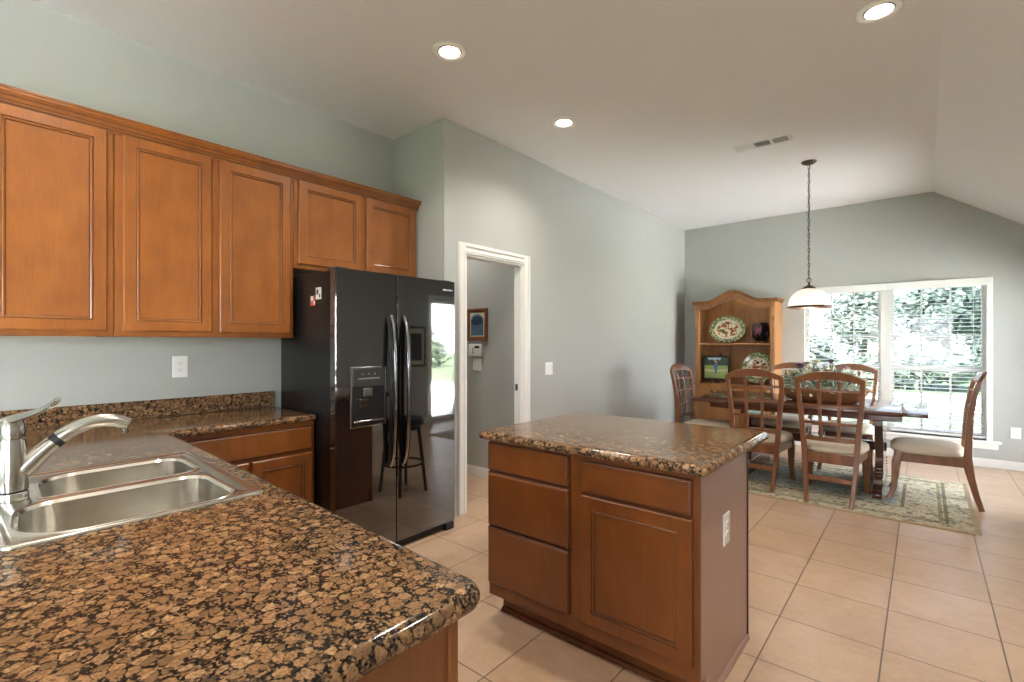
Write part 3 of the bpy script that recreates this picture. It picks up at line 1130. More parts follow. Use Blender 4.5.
zr = ZT + .004
es += ring_edges(m.bm, vl[-1])
for b in (b1, b2):
    lp = [[(x, y, zr + z) for x, y in offset(b, i)] for i, z in ((-.006, 0), (-.002, .0028), (.004, .001), (.009, -.008))]
    q = m.loops(lp, STEEL, False, False)
    es += ring_edges(m.bm, q[0])
bmesh.ops.triangle_fill(m.bm, use_beauty=True, use_dissolve=False, edges=es)
m.build('rim', t, 40)
for b in (b1, b2):
    m = MB()
    lp = [[(x, y, zr + z) for x, y in offset(b, i)] for i, z in ((.009, -.008), (.012, -.14), (.018, -.165), (.032, -.182), (.055, -.190))]
    cx = sum(p[0] for p in b) / len(b)
    cy = sum(p[1] for p in b) / len(b)
    inner = offset(b, .055)
    lp.append([(cx + (x - cx) * .25, cy + (y - cy) * .25, zr - .195) for x, y in inner])
    m.loops(lp, STEEL, False, True)
    bo = m.build('bowl', t, 40)
    MB().lathe([(.045, zr - .1935), (.043, zr - .190), (.036, zr - .191), (.032, zr - .194), (.0001, zr - .1945)], CHROME, (cx, cy, 0), 28).build('drain', bo)

FX, FY = -1.897, .146
t = thing('faucet', 'brushed nickel single lever pull-out faucet behind the sink bowls', 'faucet', (FX, FY, ZT + .004))
zf = ZT + .0048
MB().lathe([(.0345, zf), (.0345, zf + .018), (.033, zf + .021), (.0001, zf + .021)], CHROME, (FX, FY, 0), 32, cap0=True).build('base_ring', t)
MB().lathe([(.0315, zf + .021), (.0315, zf + .026)], BLACKMATT, (FX, FY, 0), 32, cap0=True, cap1=True).build('gasket', t)
MB().lathe([(.0335, zf + .026), (.034, zf + .06), (.032, zf + .12), (.0295, zf + .155), (.028, zf + .165), (.0001, zf + .166)], CHROME, (FX, FY, 0), 36).build('body', t)
MB().lathe([(.0275, zf + .167), (.0285, zf + .185), (.027, zf + .205), (.021, zf + .219), (.010, zf + .225), (.0001, zf + .226)], CHROME, (FX, FY, 0), 36, cap0=True).build('cartridge_cap', t)


def bez(p, n=14):
    p = [Vector(q) for q in p]
    o = []
    for i in range(n + 1):
        u = i / n
        o.append(p[0] * (1 - u) ** 3 + p[1] * 3 * u * (1 - u) ** 2 + p[2] * 3 * u * u * (1 - u) + p[3] * u ** 3)
    return o


sp = bez([(FX + .004, FY + .020, zf + .075), (FX + .01, FY + .09, zf + .16), (FX + .02, FY + .15, zf + .215), (FX + .035, FY + .225, zf + .190)], 16)
sp += [Vector((FX + .040, FY + .247, zf + .178))]
cut = 6
MB().tube(sp[:cut], [.027, .026, .0245, .023, .022, .0212], CHROME, 20).build('spout_neck', t)
MB().tube(sp[cut - 1:cut + 1], .0213, BLACKMATT, 20).build('seal_ring', t)
m = MB()
m.tube(sp[cut:], [.0208 - .0001 * i for i in range(len(sp) - cut)], CHROME, 20)
m.build('spray_head', t)
e0 = sp[-1] + Vector((0, 0.002, -.012))
MB().tube([e0 + Vector((-.002, -.012, .002)), e0 + Vector((0, -.010, -.014))], [.013, .010], DCHROME, 16).build('spray_nozzle', t)
lv = bez([(FX - .006, FY - .016, zf + .208), (FX + .03, FY + .02, zf + .232), (FX + .085, FY + .05, zf + .232), (FX + .138, FY + .075, zf + .276)], 12)
MB().bar(lv, [(.028 - .0010 * i, .024 - .0013 * i) for i in range(13)], (-.5, .86, 0), CHROME).build('lever', t)

# ------------------------------------------------------------------ wall plates
def plate(name, label, cat, c, U, W, w_, h_, kind, group=None):
    c, U, W = Vector(c), Vector(U), Vector(W)
    V = Vector((0, 0, 1))
    t = thing(name, label, cat, c, group)
    m = MB()
    m.ring_panel(c - U * w_ / 2 - V * h_ / 2, U, V, W, w_, h_, [(0, .0005, PLASTIC), (0, .003, PLASTIC), (.004, .006, PLASTIC)], PLASTIC)
    m.build('cover_plate', t, 30)
    if kind == 'outlet':
        for dz in (-.0195, .0195):
            m = MB()
            pts = []
            for k in range(20):
                a = 2 * PI * k / 20
                pts.append((max(-.0165, min(.0165, .0185 * math.cos(a))), .0145 * math.sin(a)))
            m.loops([[c + U * x + V * (y + dz) + W * o for x, y in pts] for o in (.006, .0085)], PLASTIC)
            for dx, hh in ((-.0065, .009), (.0065, .0075)):
                m.loops([[c + U * (dx + a) + V * (dz + .003 + b) + W * o for a, b in ((-.0011, -hh / 2), (.0011, -hh / 2), (.0011, hh / 2), (-.0011, hh / 2))] for o in (.0085, .0088)], SLOT)
            m.loops([[c + U * .0025 * math.cos(2 * PI * k / 10) + V * (dz - .007 + .0025 * math.sin(2 * PI * k / 10)) + W * o for k in range(10)] for o in (.0085, .0088)], SLOT)
            m.build('socket', t)
    else:
        nsw = kind
        for k in range(nsw):
            dx = (k - (nsw - 1) / 2) * .046
            m = MB()
            m.loops([[c + U * (dx + a) + V * b + W * o for a, b in ((-.0165, -.033), (.0165, -.033), (.0165, .033), (-.0165, .033))] for o in (.006, .0065)], PLASTIC)
            m.loops([[c + U * (dx + a) + V * -.031 + W * o for a, o in ((-.015, .0065), (.015, .0065), (.015, .0075), (-.015, .0075))],
                     [c + U * (dx + a) + V * .031 + W * o for a, o in ((-.015, .0065), (.015, .0065), (.015, .011), (-.015, .011))]], PLASTIC)
            m.build('rocker', t)
    return t


plate('wall_outlet', 'white outlet on the wall between worktop and wall cabinets', 'outlet', (XW, .967, 1.201), (0, 1, 0), (1, 0, 0), .080, .128, 'outlet', 'white wall outlets')
plate('light_switch', 'white two-rocker switch plate on the pale wall right of the doorway', 'light switch', (XD, 3.852, 1.094), (0, 1, 0), (1, 0, 0), .118, .122, 2, 'white switch plates')
plate('wall_outlet', 'white outlet low on the far wall right of the window', 'outlet', (.742, YF, .392), (1, 0, 0), (0, -1, 0), .080, .118, 'outlet', 'white wall outlets')
plate('light_switch', 'white switch plate on the hall wall under the keypad', 'light switch', (-3.464, 3.58, 1.121), (1, 0, 0), (0, -1, 0), .118, .122, 2, 'white switch plates')

# ------------------------------------------------------------------ hall picture and keypad
PFX0, PFX1, PFZ0, PFZ1 = -3.600, -3.322, 1.365, 1.690
FRAMEW = wood('brown_frame_wood', srgb(110, 60, 28), srgb(146, 88, 44), (20, 20, 20), 0.3, 0.4)
t = thing('framed_picture', 'small brown framed blue landscape picture on the hall wall', 'picture', ((PFX0 + PFX1) / 2, 3.58, PFZ0))
m = MB()
m.ring_panel((PFX0, 3.58 - .0005, PFZ0), (1, 0, 0), (0, 0, 1), (0, -1, 0), PFX1 - PFX0, PFZ1 - PFZ0,
             [(0, 0, FRAMEW), (0, .014, FRAMEW), (.006, .02, FRAMEW), (.018, .02, FRAMEW), (.036, .012, FRAMEW), (.038, .006, GLAZE)], FRAMEW)
m.build('frame', t, 25)
BLUE1 = plain('slate_blue_paint', srgb(84, 112, 138), 0.5, var=0.2)
BLUE2 = plain('deep_blue_paint', srgb(46, 66, 88), 0.5, var=0.25)
MATTE = plain('cream_mat', srgb(206, 200, 170), 0.7)
a0, a1, c0, c1 = PFX0 + .040, PFX1 - .040, PFZ0 + .040, PFZ1 - .040
m = MB()
yb = 3.58 - .0075
m.box(a0, a1, yb, yb + .001, c0, c1, MATTE)
cxp = (a0 + a1) / 2
hw = (a1 - a0) / 2 - .012
zc_ = c1 - .082
arch = [(cxp + hw, c0 + .012), (cxp + hw, zc_)] + [(cxp + hw * math.cos(PI * k / 14), zc_ + .065 * math.sin(PI * k / 14)) for k in range(1, 14)] + [(cxp - hw, zc_), (cxp - hw, c0 + .012)]
m.loops([[(x, yb - .0006, z) for x, z in arch], [(x, yb, z) for x, z in arch]], BLUE1)
hill = [(cxp + hw, zc_ - .02), (cxp + hw * .75, zc_ + .03), (cxp + hw * .2, zc_ + .045), (cxp - hw * .4, zc_ + .035), (cxp - hw, zc_ + .0), (cxp - hw, zc_ - .035), (cxp, zc_ - .05)]
m.loops([[(x, yb - .001, z) for x, z in hill], [(x, yb - .0006, z) for x, z in hill]], BLUE2)
m.build('painting', t, 0)

t = thing('alarm_keypad', 'white alarm keypad with a dark display on the hall wall below the picture', 'keypad', (-3.475, 3.58, 1.21))
m = MB()
m.box(-3.562, -3.388, 3.553, 3.5795, 1.208, 1.332, PLASTIC, .005, 2)
m.build('case', t)
MB().box(-3.478, -3.412, 3.5515, 3.553, 1.288, 1.312, DARKGREY).build('display', t)
for r in range(3):
    m = MB()
    m.box(-3.508, -3.492, 3.551, 3.553, 1.236 + r * .022, 1.248 + r * .022, SLOT)
    m.build('button', t)

# ------------------------------------------------------------------ refrigerator
FXF, FY0, FY1, FYS, FZ0, FZ1 = -2.615, 1.521, 2.468, 1.954, .056, 1.784
t = thing('refrigerator', 'gloss black side-by-side refrigerator with ice dispenser beside the doorway', 'refrigerator', (-2.95, 1.965, 0))
m = MB()
m.box(-3.31, FXF - .068, FY0 + .003, FY1 - .003, .05, FZ1 - .012, BLACKSATIN, .006, 2)
m.build('body', t)


def fdoor(y0, y1):
    outline = [(FXF - .060, y0), (FXF - .005, y0), (FXF, y0 + .005), (FXF, y1 - .005), (FXF - .005, y1), (FXF - .060, y1)]
    m = MB()
    m.loops([[(x, y, z) for x, y in outline] for z in (FZ0, FZ1)], BLACKGLOSS)
    return m


dl = fdoor(FY0, FYS - .003).build('freezer_door', t, 30)
dr = fdoor(FYS + .003, FY1).build('fridge_door', t, 30)
# handles: a flat inner rail and a bowed bright front bar
for parent, y in ((dl, FYS - .052), (dr, FYS + .052)):
    m = MB()
    z0, z1 = .556, 1.518
    pts = [(FXF + .006 + .050 * math.sin(PI * min(1, max(0, u))) ** .45, y, z0 + (z1 - z0) * u) for u in [i / 18 for i in range(19)]]
    m.bar(pts, (.018, .016), (0, 1, 0), DCHROME)
    m.build('handle', parent, 45)
    m = MB()
    sgn = -1 if parent is dl else 1
    pts2 = [(FXF + .003 + .036 * math.sin(PI * u) ** .45, y + sgn * .019, z0 + .01 + (z1 - z0 - .02) * u) for u in [i / 18 for i in range(19)]]
    m.bar(pts2, (.020, .020), (0, 1, 0), BLACKSATIN)
    m.build('handle_grip', parent, 45)
# dispenser
DY_0, DY_1, DZ_0, DZ_1 = 1.614, 1.866, .831, 1.198
m = MB()
m.ring_panel((FXF - .001, DY_0, DZ_0), (0, 1, 0), (0, 0, 1), (1, 0, 0), DY_1 - DY_0, DZ_1 - DZ_0, [(0, 0, DCHROME), (0, .006, DCHROME), (.004, .008, DCHROME), (.010, .008, DCHROME), (.012, .005, BLACKMATT)], BLACKMATT)
dsp = m.build('dispenser', dl, 30)
MB().box(FXF + .004, FXF + .011, DY_0 + .012, DY_1 - .012, 1.075, DZ_1 - .012, DARKGREY, .003).build('control_panel', dl)
m = MB()
for k in range(3):
    m.box(FXF + .011, FXF + .0115, DY_0 + .075 + k * .043, DY_0 + .085 + k * .043, 1.150, 1.156, SILVER)
m.box(FXF + .011, FXF + .0115, DY_0 + .05, DY_1 - .05, 1.122, 1.130, SILVER)
m.build('control_marks', dl, 0)
m = MB()
m.box(FXF + .004, FXF + .016, DY_0 + .085, DY_0 + .150, 1.015, 1.068, DCHROME, .004)
m.box(FXF + .004, FXF + .012, DY_0 + .060, DY_0 + .120, .955, 1.002, DCHROME, .003)
m.build('dispenser_paddle', dl)
MB().box(FXF + .004, FXF + .014, DY_0 + .02, DY_1 - .02, .862, .872, DCHROME, .002).build('drip_tray', dl)
# small silver emblem, grille, foot, hinge covers
m = MB()
for k in range(6):
    y = 2.350 + k * .016
    m.box(FXF - .0005, FXF + .0022, y, y + .013, 1.715 + .001 * (k % 2), 1.723 + .002 * ((k + 1) % 3), SILVER)
m.build('emblem', dr, 0)
m = MB()
m.box(-2.76, FXF - .02, FY0 + .02, FY1 - .05, .012, FZ0 - .003, BLACKMATT)
for k in range(4):
    m.box(FXF - .02, FXF - .016, FY0 + .03, FY1 - .06, .014 + k * .009, .019 + k * .009, BLACKSATIN)
m.build('base_grille', t, 0)
MB().box(FXF - .05, FXF + .006, 2.375, 2.455, .0005, .055, BLACKMATT, .006).build('foot', t)
MB().box(FXF - .05, FXF + .006, FY0 + .01, FY0 + .09, .0005, .055, BLACKMATT, .006).build('foot', t)
for y in (FY0 + .015, FY1 - .095):
    MB().box(FXF - .11, FXF - .02, y, y + .08, FZ1 - .012, FZ1 + .010, BLACKSATIN, .006).build('hinge_cover', t)
MAGR = plain('red_print', srgb(206, 92, 82), 0.4, var=0.4)
MAGW = plain('white_print', srgb(226, 226, 224), 0.4, var=0.1)
m = MB()
m.box(-2.908, -2.850, FY0 + .0003, FY0 + .0026, 1.572, 1.634, MAGR)
m.box(-2.902, -2.874, FY0 - .0003, FY0 + .0003, 1.602, 1.630, MAGW)
m.box(-2.870, -2.854, FY0 - .0003, FY0 + .0003, 1.578, 1.600, MAGW)
tag(m.build('refrigerator_magnet', loc=(-2.879, FY0, 1.60), smooth=0), 'red and white magnet on the black side of the refrigerator', 'magnet', 'refrigerator magnets')
m = MB()
m.box(-2.842, -2.780, FY0 + .0003, FY0 + .0026, 1.608, 1.680, MAGW)
m.box(-2.832, -2.810, FY0 - .0003, FY0 + .0003, 1.638, 1.668, SLOT)
m.box(-2.802, -2.790, FY0 - .0003, FY0 + .0003, 1.618, 1.640, DARKGREY)
tag(m.build('refrigerator_magnet', loc=(-2.810, FY0, 1.644), smooth=0), 'white magnet with grey print, upper of the two on the refrigerator side', 'magnet', 'refrigerator magnets')

# ------------------------------------------------------------------ island
IX0, IX1, IY0, IY1 = -1.648, -.632, 1.786, 2.412
t = thing('kitchen_island', 'brown maple island cabinet with three drawers and a door', 'island', (-1.13, 2.1, 0))
m = MB()
m.box(IX0 + .001, IX1, IY0 + .02, IY1, .105, .874, CABI)
m.box(IX0 + .001, IX1 + .014, IY0, IY0 + .02, .105, .874, CABI, .002)
m.box(IX0 + .02, IX1 - .002, IY0 + .085, IY1, 0, .105, CABI)
m.build('body', t, 30)
MB().box(IX1, IX1 + .012, IY0 + .02, IY1 - .002, .105, .874, PANEL).box(IX1, IX1 + .012, IY0 + .085, IY1 - .002, 0, .105, PANEL).build('side_panel', t, 0)
MB().box(IX1, IX1 + .016, IY1 - .002, IY1 + .012, 0, .874, EDGETRIM).box(IX0 + .001, IX1, IY1, IY1 + .012, 0, .874, CABI).build('back_panel', t, 0)
m = MB()
q = [(0, 0), (.016, 0), (.014, .008), (.008, .014), (0, .016)]
m.prism(q, IY1 - .01 - IY0 - .085 + .016, PANEL, lambda a, b, d: (IX1 + .012 + a, IY0 + .085 - .016 + d, b + .0005))
m.prism(q, IX1 - IX0 - .02, CABI, lambda a, b, d: (IX0 + .02 + d, IY0 + .085 - a, b + .0005))
m.build('shoe_mold', t, 30)
yf = IY0
for z0, z1 in ((.722, .858), (.455, .712), (.170, .444)):
    pdoor(t, (IX0 + .006, yf, z0), (1, 0, 0), (0, -1, 0), .472, z1 - z0, CABI, 'drawer_front', drawer_prof(CABI))
pdoor(t, (-1.108, yf, .716), (1, 0, 0), (0, -1, 0), .468, .134, CABI, 'drawer_front', drawer_prof(CABI))
pdoor(t, (-1.108, yf, .168), (1, 0, 0), (0, -1, 0), .468, .536, CABI)
m = MB()
IP = rounded([(-1.672, 1.722), (-.572, 1.722), (-.572, 2.625), (-1.672, 2.625)], [.03, .02, .02, .03], 6)
slab(m, IP, .876, ZT, GRANITE)
tag(m.build('countertop', loc=(-1.12, 2.17, .876), smooth=50), 'square-cornered brown granite worktop on the kitchen island', 'countertop')
plate('wall_outlet', 'white outlet on the side panel of the island', 'outlet', (IX1 + .012, 2.098, .585), (0, 1, 0), (1, 0, 0), .076, .128, 'outlet', 'white wall outlets')

# bar stool behind the island (mirrored in the refrigerator)
t = thing('bar_stool', 'round black bar stool behind the island, mirrored in the refrigerator door', 'stool', (-1.62, 2.765, 0))
c = (-1.62, 2.765, 0)
MB().lathe([(.0001, .600), (.17, .600), (.185, .610), (.188, .640), (.175, .665), (.10, .676), (.0001, .678)], BLACKSATIN, c, 32).build('seat', t)
MB().lathe([(.16, .570), (.16, .599), (.15, .599), (.15, .570)], BLACKMATT, c, 32).build('apron', t)
for k in range(4):
    a = PI / 4 + k * PI / 2
    MB().tube([(c[0] + .135 * math.cos(a), c[1] + .135 * math.sin(a), .598), (c[0] + .165 * math.cos(a), c[1] + .165 * math.sin(a), .35), (c[0] + .205 * math.cos(a), c[1] + .205 * math.sin(a), .0015)], [.016, .016, .013], BLACKMATT, 10).build('leg', t)
MB().tube([(c[0] + .180 * math.cos(2 * PI * k / 28), c[1] + .180 * math.sin(2 * PI * k / 28), .26) for k in range(28)], .010, BLACKMATT, 8, closed=True).build('foot_ring', t)

# framed picture on the right wall (mirrored in the refrigerator)
t = thing('framed_picture', 'dark framed picture on the right wall, mirrored in the refrigerator door', 'picture', (XR, 5.15, .95))
m = MB()
m.ring_panel((XR - .0005, 5.34, .95), (0, -1, 0), (0, 0, 1), (-1, 0, 0), .40, .66, [(0, 0, BLACKSATIN), (0, .02, BLACKSATIN), (.03, .02, BLACKSATIN), (.034, .01, GLAZE)], MATTE)
m.build('frame', t, 25)
MB().box(XR - .0125, XR - .0115, 5.02, 5.26, 1.05, 1.50, DARKGREY).build('print', t, 0)

# ------------------------------------------------------------------ dining table
TX0, TX1, TY0, TY1, TZ = -1.885, .030, 5.18, 6.26, .762
tcx, tcy = (TX0 + TX1) / 2, (TY0 + TY1) / 2
t = thing('dining_table', 'dark wood trestle dining table on the rug', 'table', (tcx, tcy, 0))
MB().box(TX0 + .180, TX1 - .180, TY0, TY1, TZ - .032, TZ, MAHOG, .004, 2).build('tabletop', t)
for x0, x1 in ((TX0, TX0 + .178), (TX1 - .178, TX1)):
    MB().box(x0, x1, TY0 + .002, TY1 - .002, TZ - .030, TZ - .0005, MAHOG, .005, 2).build('breadboard_end', t)
MB().box(TX0 + .19, TX1 - .165, TY0 + .02, TY1 - .02, TZ - .082, TZ - .0325, MAHOG, .006).build('apron', t)
for x in (-.306, -1.385):
    m = MB()
    yc = tcy

    def T(a, b, d, x=x):
        return (x - .036 + d, a, b)
    m.prism([(yc - .42, .62), (yc + .42, .62), (yc + .42, .679), (yc - .42, .679)], .072, MAHOG, T)
    post = [(yc - .30, .62), (yc - .27, .50), (yc - .20, .40), (yc - .19, .30), (yc - .25, .20), (yc - .33, .135), (yc + .33, .135), (yc + .25, .20), (yc + .19, .30), (yc + .20, .40), (yc + .27, .50), (yc + .30, .62)]
    m.prism(post, .06, MAHOG, lambda a, b, d, x=x: (x - .03 + d, a, b))
    pe = m.build('pedestal', t, 30)
    m = MB()
    ft = [(yc - .50, .0085), (yc + .50, .0085), (yc + .50, .05), (yc + .44, .085), (yc + .36, .10), (yc + .34, .135), (yc - .34, .135), (yc - .36, .10), (yc - .44, .085), (yc - .50, .05)]
    m.prism(ft, .068, MAHOG, lambda a, b, d, x=x: (x - .034 + d, a, b))
    for s_ in (-1, 1):
        for zz in (.165, .195, .225):
            m.box(x - .035, x + .035, yc + s_ * .300 - .014, yc + s_ * .300 + .014, zz - .010, zz + .010, MAHOG, .006, 2)
        m.box(x - .0345, x + .0345, yc + s_ * .470 - .035, yc + s_ * .470 + .035, .008, .045, MAHOG, .006, 2)
    m.build('foot', pe, 30)
MB().box(-1.46, -.262, tcy - .022, tcy + .022, .34, .42, MAHOG, .004).build('stretcher', t)
MB().box(-.274, -.262, tcy - .034, tcy + .034, .355, .405, IRON, .003).build('wedge', t)

# ------------------------------------------------------------------ dining chairs
def build_chair():
    t = thing('dining_chair', '', 'chair', (0, 0, 0), 'dining chairs around the table')
    z0 = .0068

    def post(s_):
        P = [(.155, -.300, z0), (.165, -.268, .12), (.177, -.236, .26), (.186, -.216, .42), (.196, -.222, .58), (.211, -.230, .76), (.226, -.252, .92), (.228, -.280, 1.035)]
        m = MB()
        m.bar([(s_ * x, y, z) for x, y, z in P], [(.032, .036), (.034, .042), (.036, .050), (.038, .054), (.038, .046), (.037, .040), (.036, .034), (.036, .030)], (1, 0, 0), WALNUT)
        return m

    def backy(z):
        pts = [(.42, -.216), (.58, -.222), (.76, -.230), (.92, -.252), (1.035, -.280), (1.11, -.301)]
        for (a, b), (c, d) in zip(pts, pts[1:]):
            if z <= c:
                return b + (d - b) * (z - a) / (c - a)
        return pts[-1][1]

    def backx(z):
        pts = [(.42, .186), (.58, .196), (.76, .211), (.92, .226), (1.035, .228), (1.11, .232)]
        for (a, b), (c, d) in zip(pts, pts[1:]):
            if z <= c:
                return b + (d - b) * (z - a) / (c - a)
        return pts[-1][1]
    bow = lambda u: -.024 * (1 - u * u)
    for s_ in (-1, 1):
        post(s_).build('rear_leg', t)
        P = [(.205, .215, .415), (.214, .236, .33), (.212, .242, .22), (.214, .248, .12), (.220, .268, .045), (.226, .286, z0)]
        m = MB()
        m.bar([(s_ * x, y, z) for x, y, z in P], [(.062, .060), (.060, .058), (.050, .050), (.042, .042), (.038, .040), (.040, .042)], (1, 0, 0), WALNUT)
        m.build('front_leg', t)
    # crest rail: arched top, follows the bow of the back
    m = MB()
    n = 16
    lps = []
    for i in range(n + 1):
        u = -1 + 2 * i / n
        zt = 1.040 + .070 * (1 - abs(u) ** 2.2)
        zb = 1.000 + .040 * (1 - abs(u) ** 2.0)
        x = u * .245
        y0_, y1_ = backy(zb) + bow(u), backy(zt) + bow(u)
        lps.append([(x, y0_ - .015, zb), (x, y0_ + .015, zb), (x, y1_ + .014, zt - .004), (x, y1_ + .008, zt), (x, y1_ - .008, zt), (x, y1_ - .014, zt - .004)])
    m.loops(lps, WALNUT)
    m.build('crest_rail', t, 40)
    for z, hh in ((.945, .020), (.812, .020), (.670, .022), (.535, .034)):
        m = MB()
        pts = [(u * (backx(z) - .014), backy(z) + bow(u) * (1.0 if z > .6 else .8), z) for u in [-1 + i / 5 for i in range(11)]]
        m.bar(pts, (hh, .017), (0, 0, 1), WALNUT)
        m.build('lattice_rail', t, 40)
    for s_ in (-1, 1):
        m = MB()
        pts = []
        for i in range(9):
            z = .545 + (1.025 - .545) * i / 8
            u = .32
            pts.append((s_ * u * backx(z), backy(z) + bow(u), z))
        m.bar(pts, (.026, .014), (1, 0, 0), WALNUT)
        m.build('lattice_slat', t, 40)
    # seat frame
    m = MB()
    m.bar([(-.180, -.212, .372), (.180, -.212, .372)], (.085, .026), (0, 0, 1), WALNUT)
    fr = [(-.178 - .04 * k / 6, -.20 + .41 * k / 6, .377) for k in range(7)]
    m.bar(fr, (.075, .024), (0, 0, 1), WALNUT)
    m.bar([(-x, y, z) for x, y, z in fr], (.075, .024), (0, 0, 1), WALNUT)
    m.bar([(-.205 + .041 * k, .228 + .018 * math.sin(PI * k / 10), .377) for k in range(11)], (.075, .024), (0, 0, 1), WALNUT)
    m.build('seat_frame', t, 40)
    # rear stretcher
    MB().bar([(-.168, -.250, .205), (0, -.262, .212), (.168, -.250, .205)], (.040, .020), (0, 0, 1), WALNUT).build('stretcher', t, 40)
    # upholstered pad
    m = MB()
    N = 40

    def out(sc_, z):
        lp = []
        for k in range(N):
            a = 2 * PI * k / N
            ca, sa = math.cos(a), math.sin(a)
            e = 2 / 3.6
            x = math.copysign(abs(ca) ** e, ca)
            y = math.copysign(abs(sa) ** e, sa)
            wd = .214 + .046 * (y + 1) / 2
            yy = .030 + y * .236
            if y > 0:
                yy += .018 * (1 - x * x)
            lp.append((x * wd * sc_, .03 + (yy - .03) * sc_, z))
        return lp
    m.loops([out(.95, .414), out(.995, .424), out(1.0, .442), out(.985, .462), out(.93, .478), out(.80, .490), out(.55, .498), out(.25, .500)], LINEN)
    m.build('seat', t, 50)
    return t


ch = build_chair()
spots = [(-.600, 5.070, .0, 'brown lattice-back chair nearest the camera, its whole back, seat rail and rear legs in view'),
         (-1.196, 5.150, .0, 'brown lattice-back chair on the near table side, partly behind the island corner'),
         (.055, 5.530, PI / 2, 'dark lattice-back chair side-on at the right end of the table in front of the window'),
         (-1.815, 5.430, -PI / 2 - .05, 'lattice-back chair at the left end of the table against the pale wall'),
         (-.620, 6.330, PI, 'lattice-back chair on the far table side in front of the window mullion'),
         (-1.190, 6.330, PI, 'lattice-back chair on the far table side before the pine hutch plate')]
for i, (x, y, r, lab) in enumerate(spots):
    if i == 0:
        c = ch
        c['label'] = lab
        c.location = (x, y, 0)
        c.rotation_euler = (0, 0, r)
    else:
        dup(ch, (x, y, 0), r, lab)

# ------------------------------------------------------------------ rug
RUG = rug_mat()
FRINGE = plain('rug_fringe', srgb(196, 182, 152), 0.95, var=0.2)
rcx, rcy = -.885, 5.52
t = thing('area_rug', 'floral beige and olive area rug under the dining table', 'rug', (rcx, rcy, 0))
MB().box(rcx - 1.165, rcx + 1.165, rcy - .83, rcy + .83, .0005, .0060, RUG, .004, 2).build('pile', t)
for s_ in (-1, 1):
    m = MB()
    for k in range(110):
        y = rcy - .82 + 1.64 * (k + .5) / 110
        x0 = rcx + s_ * 1.164
        x1 = x0 + s_ * (.028 + .010 * random.random())
        m.tube([(x0, y, .004), (x1, y + random.uniform(-.006, .006), .0025)], .0018, FRINGE, 5)
    f = m.build('fringe', t)
    f['kind'] = 'stuff'

# ------------------------------------------------------------------ pine hutch
HX0, HX1, HY0, HY1 = -2.460, -1.452, 6.940, 7.352
t = thing('pine_hutch', 'knotty pine hutch with arched top and open shelves against the far wall', 'hutch', ((HX0 + HX1) / 2, 7.15, 0))
ZS, ZCN, ZTOP = 1.340, .782, 1.890
for x0, x1 in ((HX0, HX0 + .026), (HX1 - .026, HX1)):
    MB().box(x0, x1, HY0 + .024, HY1, ZCN, ZTOP, PINE).build('side_panel', t, 0)
m = MB()
nb = 6
bw = (HX1 - HX0 - .052) / nb
for k in range(nb):
    m.box(HX0 + .026 + bw * k + .0015, HX0 + .026 + bw * (k + 1) - .0015, HY1 - .016, HY1 - .002, ZCN, ZTOP, PINEBACK)
m.box(HX0 + .026, HX1 - .026, HY1 - .0125, HY1 - .0018, ZCN, ZTOP, PINEDARK)
hmid = (HX0 + HX1) / 2
m.loops([[(hmid + q * .36, y, ZTOP), (hmid + q * .36, y, ZTOP + .105 * (.5 + .5 * math.cos(PI * q)) + .001)] + [(hmid + q * .36, HY1 - .002, ZTOP + .105 * (.5 + .5 * math.cos(PI * q)) + .001), (hmid + q * .36, HY1 - .002, ZTOP)] for q in [-1 + i / 10 for i in range(21)] for y in (HY1 - .016,)], PINEBACK)
m.build('back_boards', t, 0)
for x0, x1 in ((HX0, HX0 + .055), (HX1 - .055, HX1)):
    MB().box(x0, x1, HY0, HY0 + .024, ZCN, ZTOP - .08, PINE, .003).build('stile', t)
MB().box(HX0 + .026, HX1 - .026, HY0 + .012, HY1 - .016, ZS - .026, ZS, PINE, .004).build('shelf', t)
# arched fascia with moulded cap
cx = (HX0 + HX1) / 2
hw = (HX1 - HX0) / 2


def archz(u, base, rise):
    u = abs(u)
    return base + rise * (0.5 + 0.5 * math.cos(PI * min(1, u / .72))) if u < .72 else base


n = 36
m = MB()
lps = []
for i in range(n + 1):
    u = -1 + 2 * i / n
    x = cx + u * hw
    zt, zb = archz(u, 1.872, .130), archz(u, 1.800, .135)
    lps.append([(x, HY0, zb), (x, HY0 + .024, zb), (x, HY0 + .024, zt), (x, HY0, zt)])
m.loops(lps, PINECAP)
m.build('arched_fascia', t, 40)
m = MB()
lps = []
for i in range(n + 1):
    x = cx + (-1 + 2 * i / n) * (hw + .035)
    z = archz((x - cx) / hw, 1.872, .130) - .001
    lps.append([(x, HY0 + .03, z), (x, HY0 - .006, z), (x, HY0 - .012, z + .012), (x, HY0 - .030, z + .030), (x, HY0 - .034, z + .046), (x, HY0 + .03, z + .046)])
m.loops(lps, PINECAP)
for s_ in (-1, 1):
    x = cx + s_ * hw
    e = .004
    pr = [(0, 1.872), (.006, 1.872), (.012, 1.884), (.030, 1.902), (.034, 1.918), (0, 1.918)]
    m.prism([(a * s_, b) for a, b in pr], HY1 - HY0 - .03, PINECAP, lambda a, b, d, x=x: (x + a, HY0 + .03 + d, b))
m.box(HX0, HX0 + .13, HY0 + .03, HY1, 1.890, 1.910, PINECAP)
m.box(HX1 - .13, HX1, HY0 + .03, HY1, 1.890, 1.910, PINECAP)
m.build('cornice', t, 30)
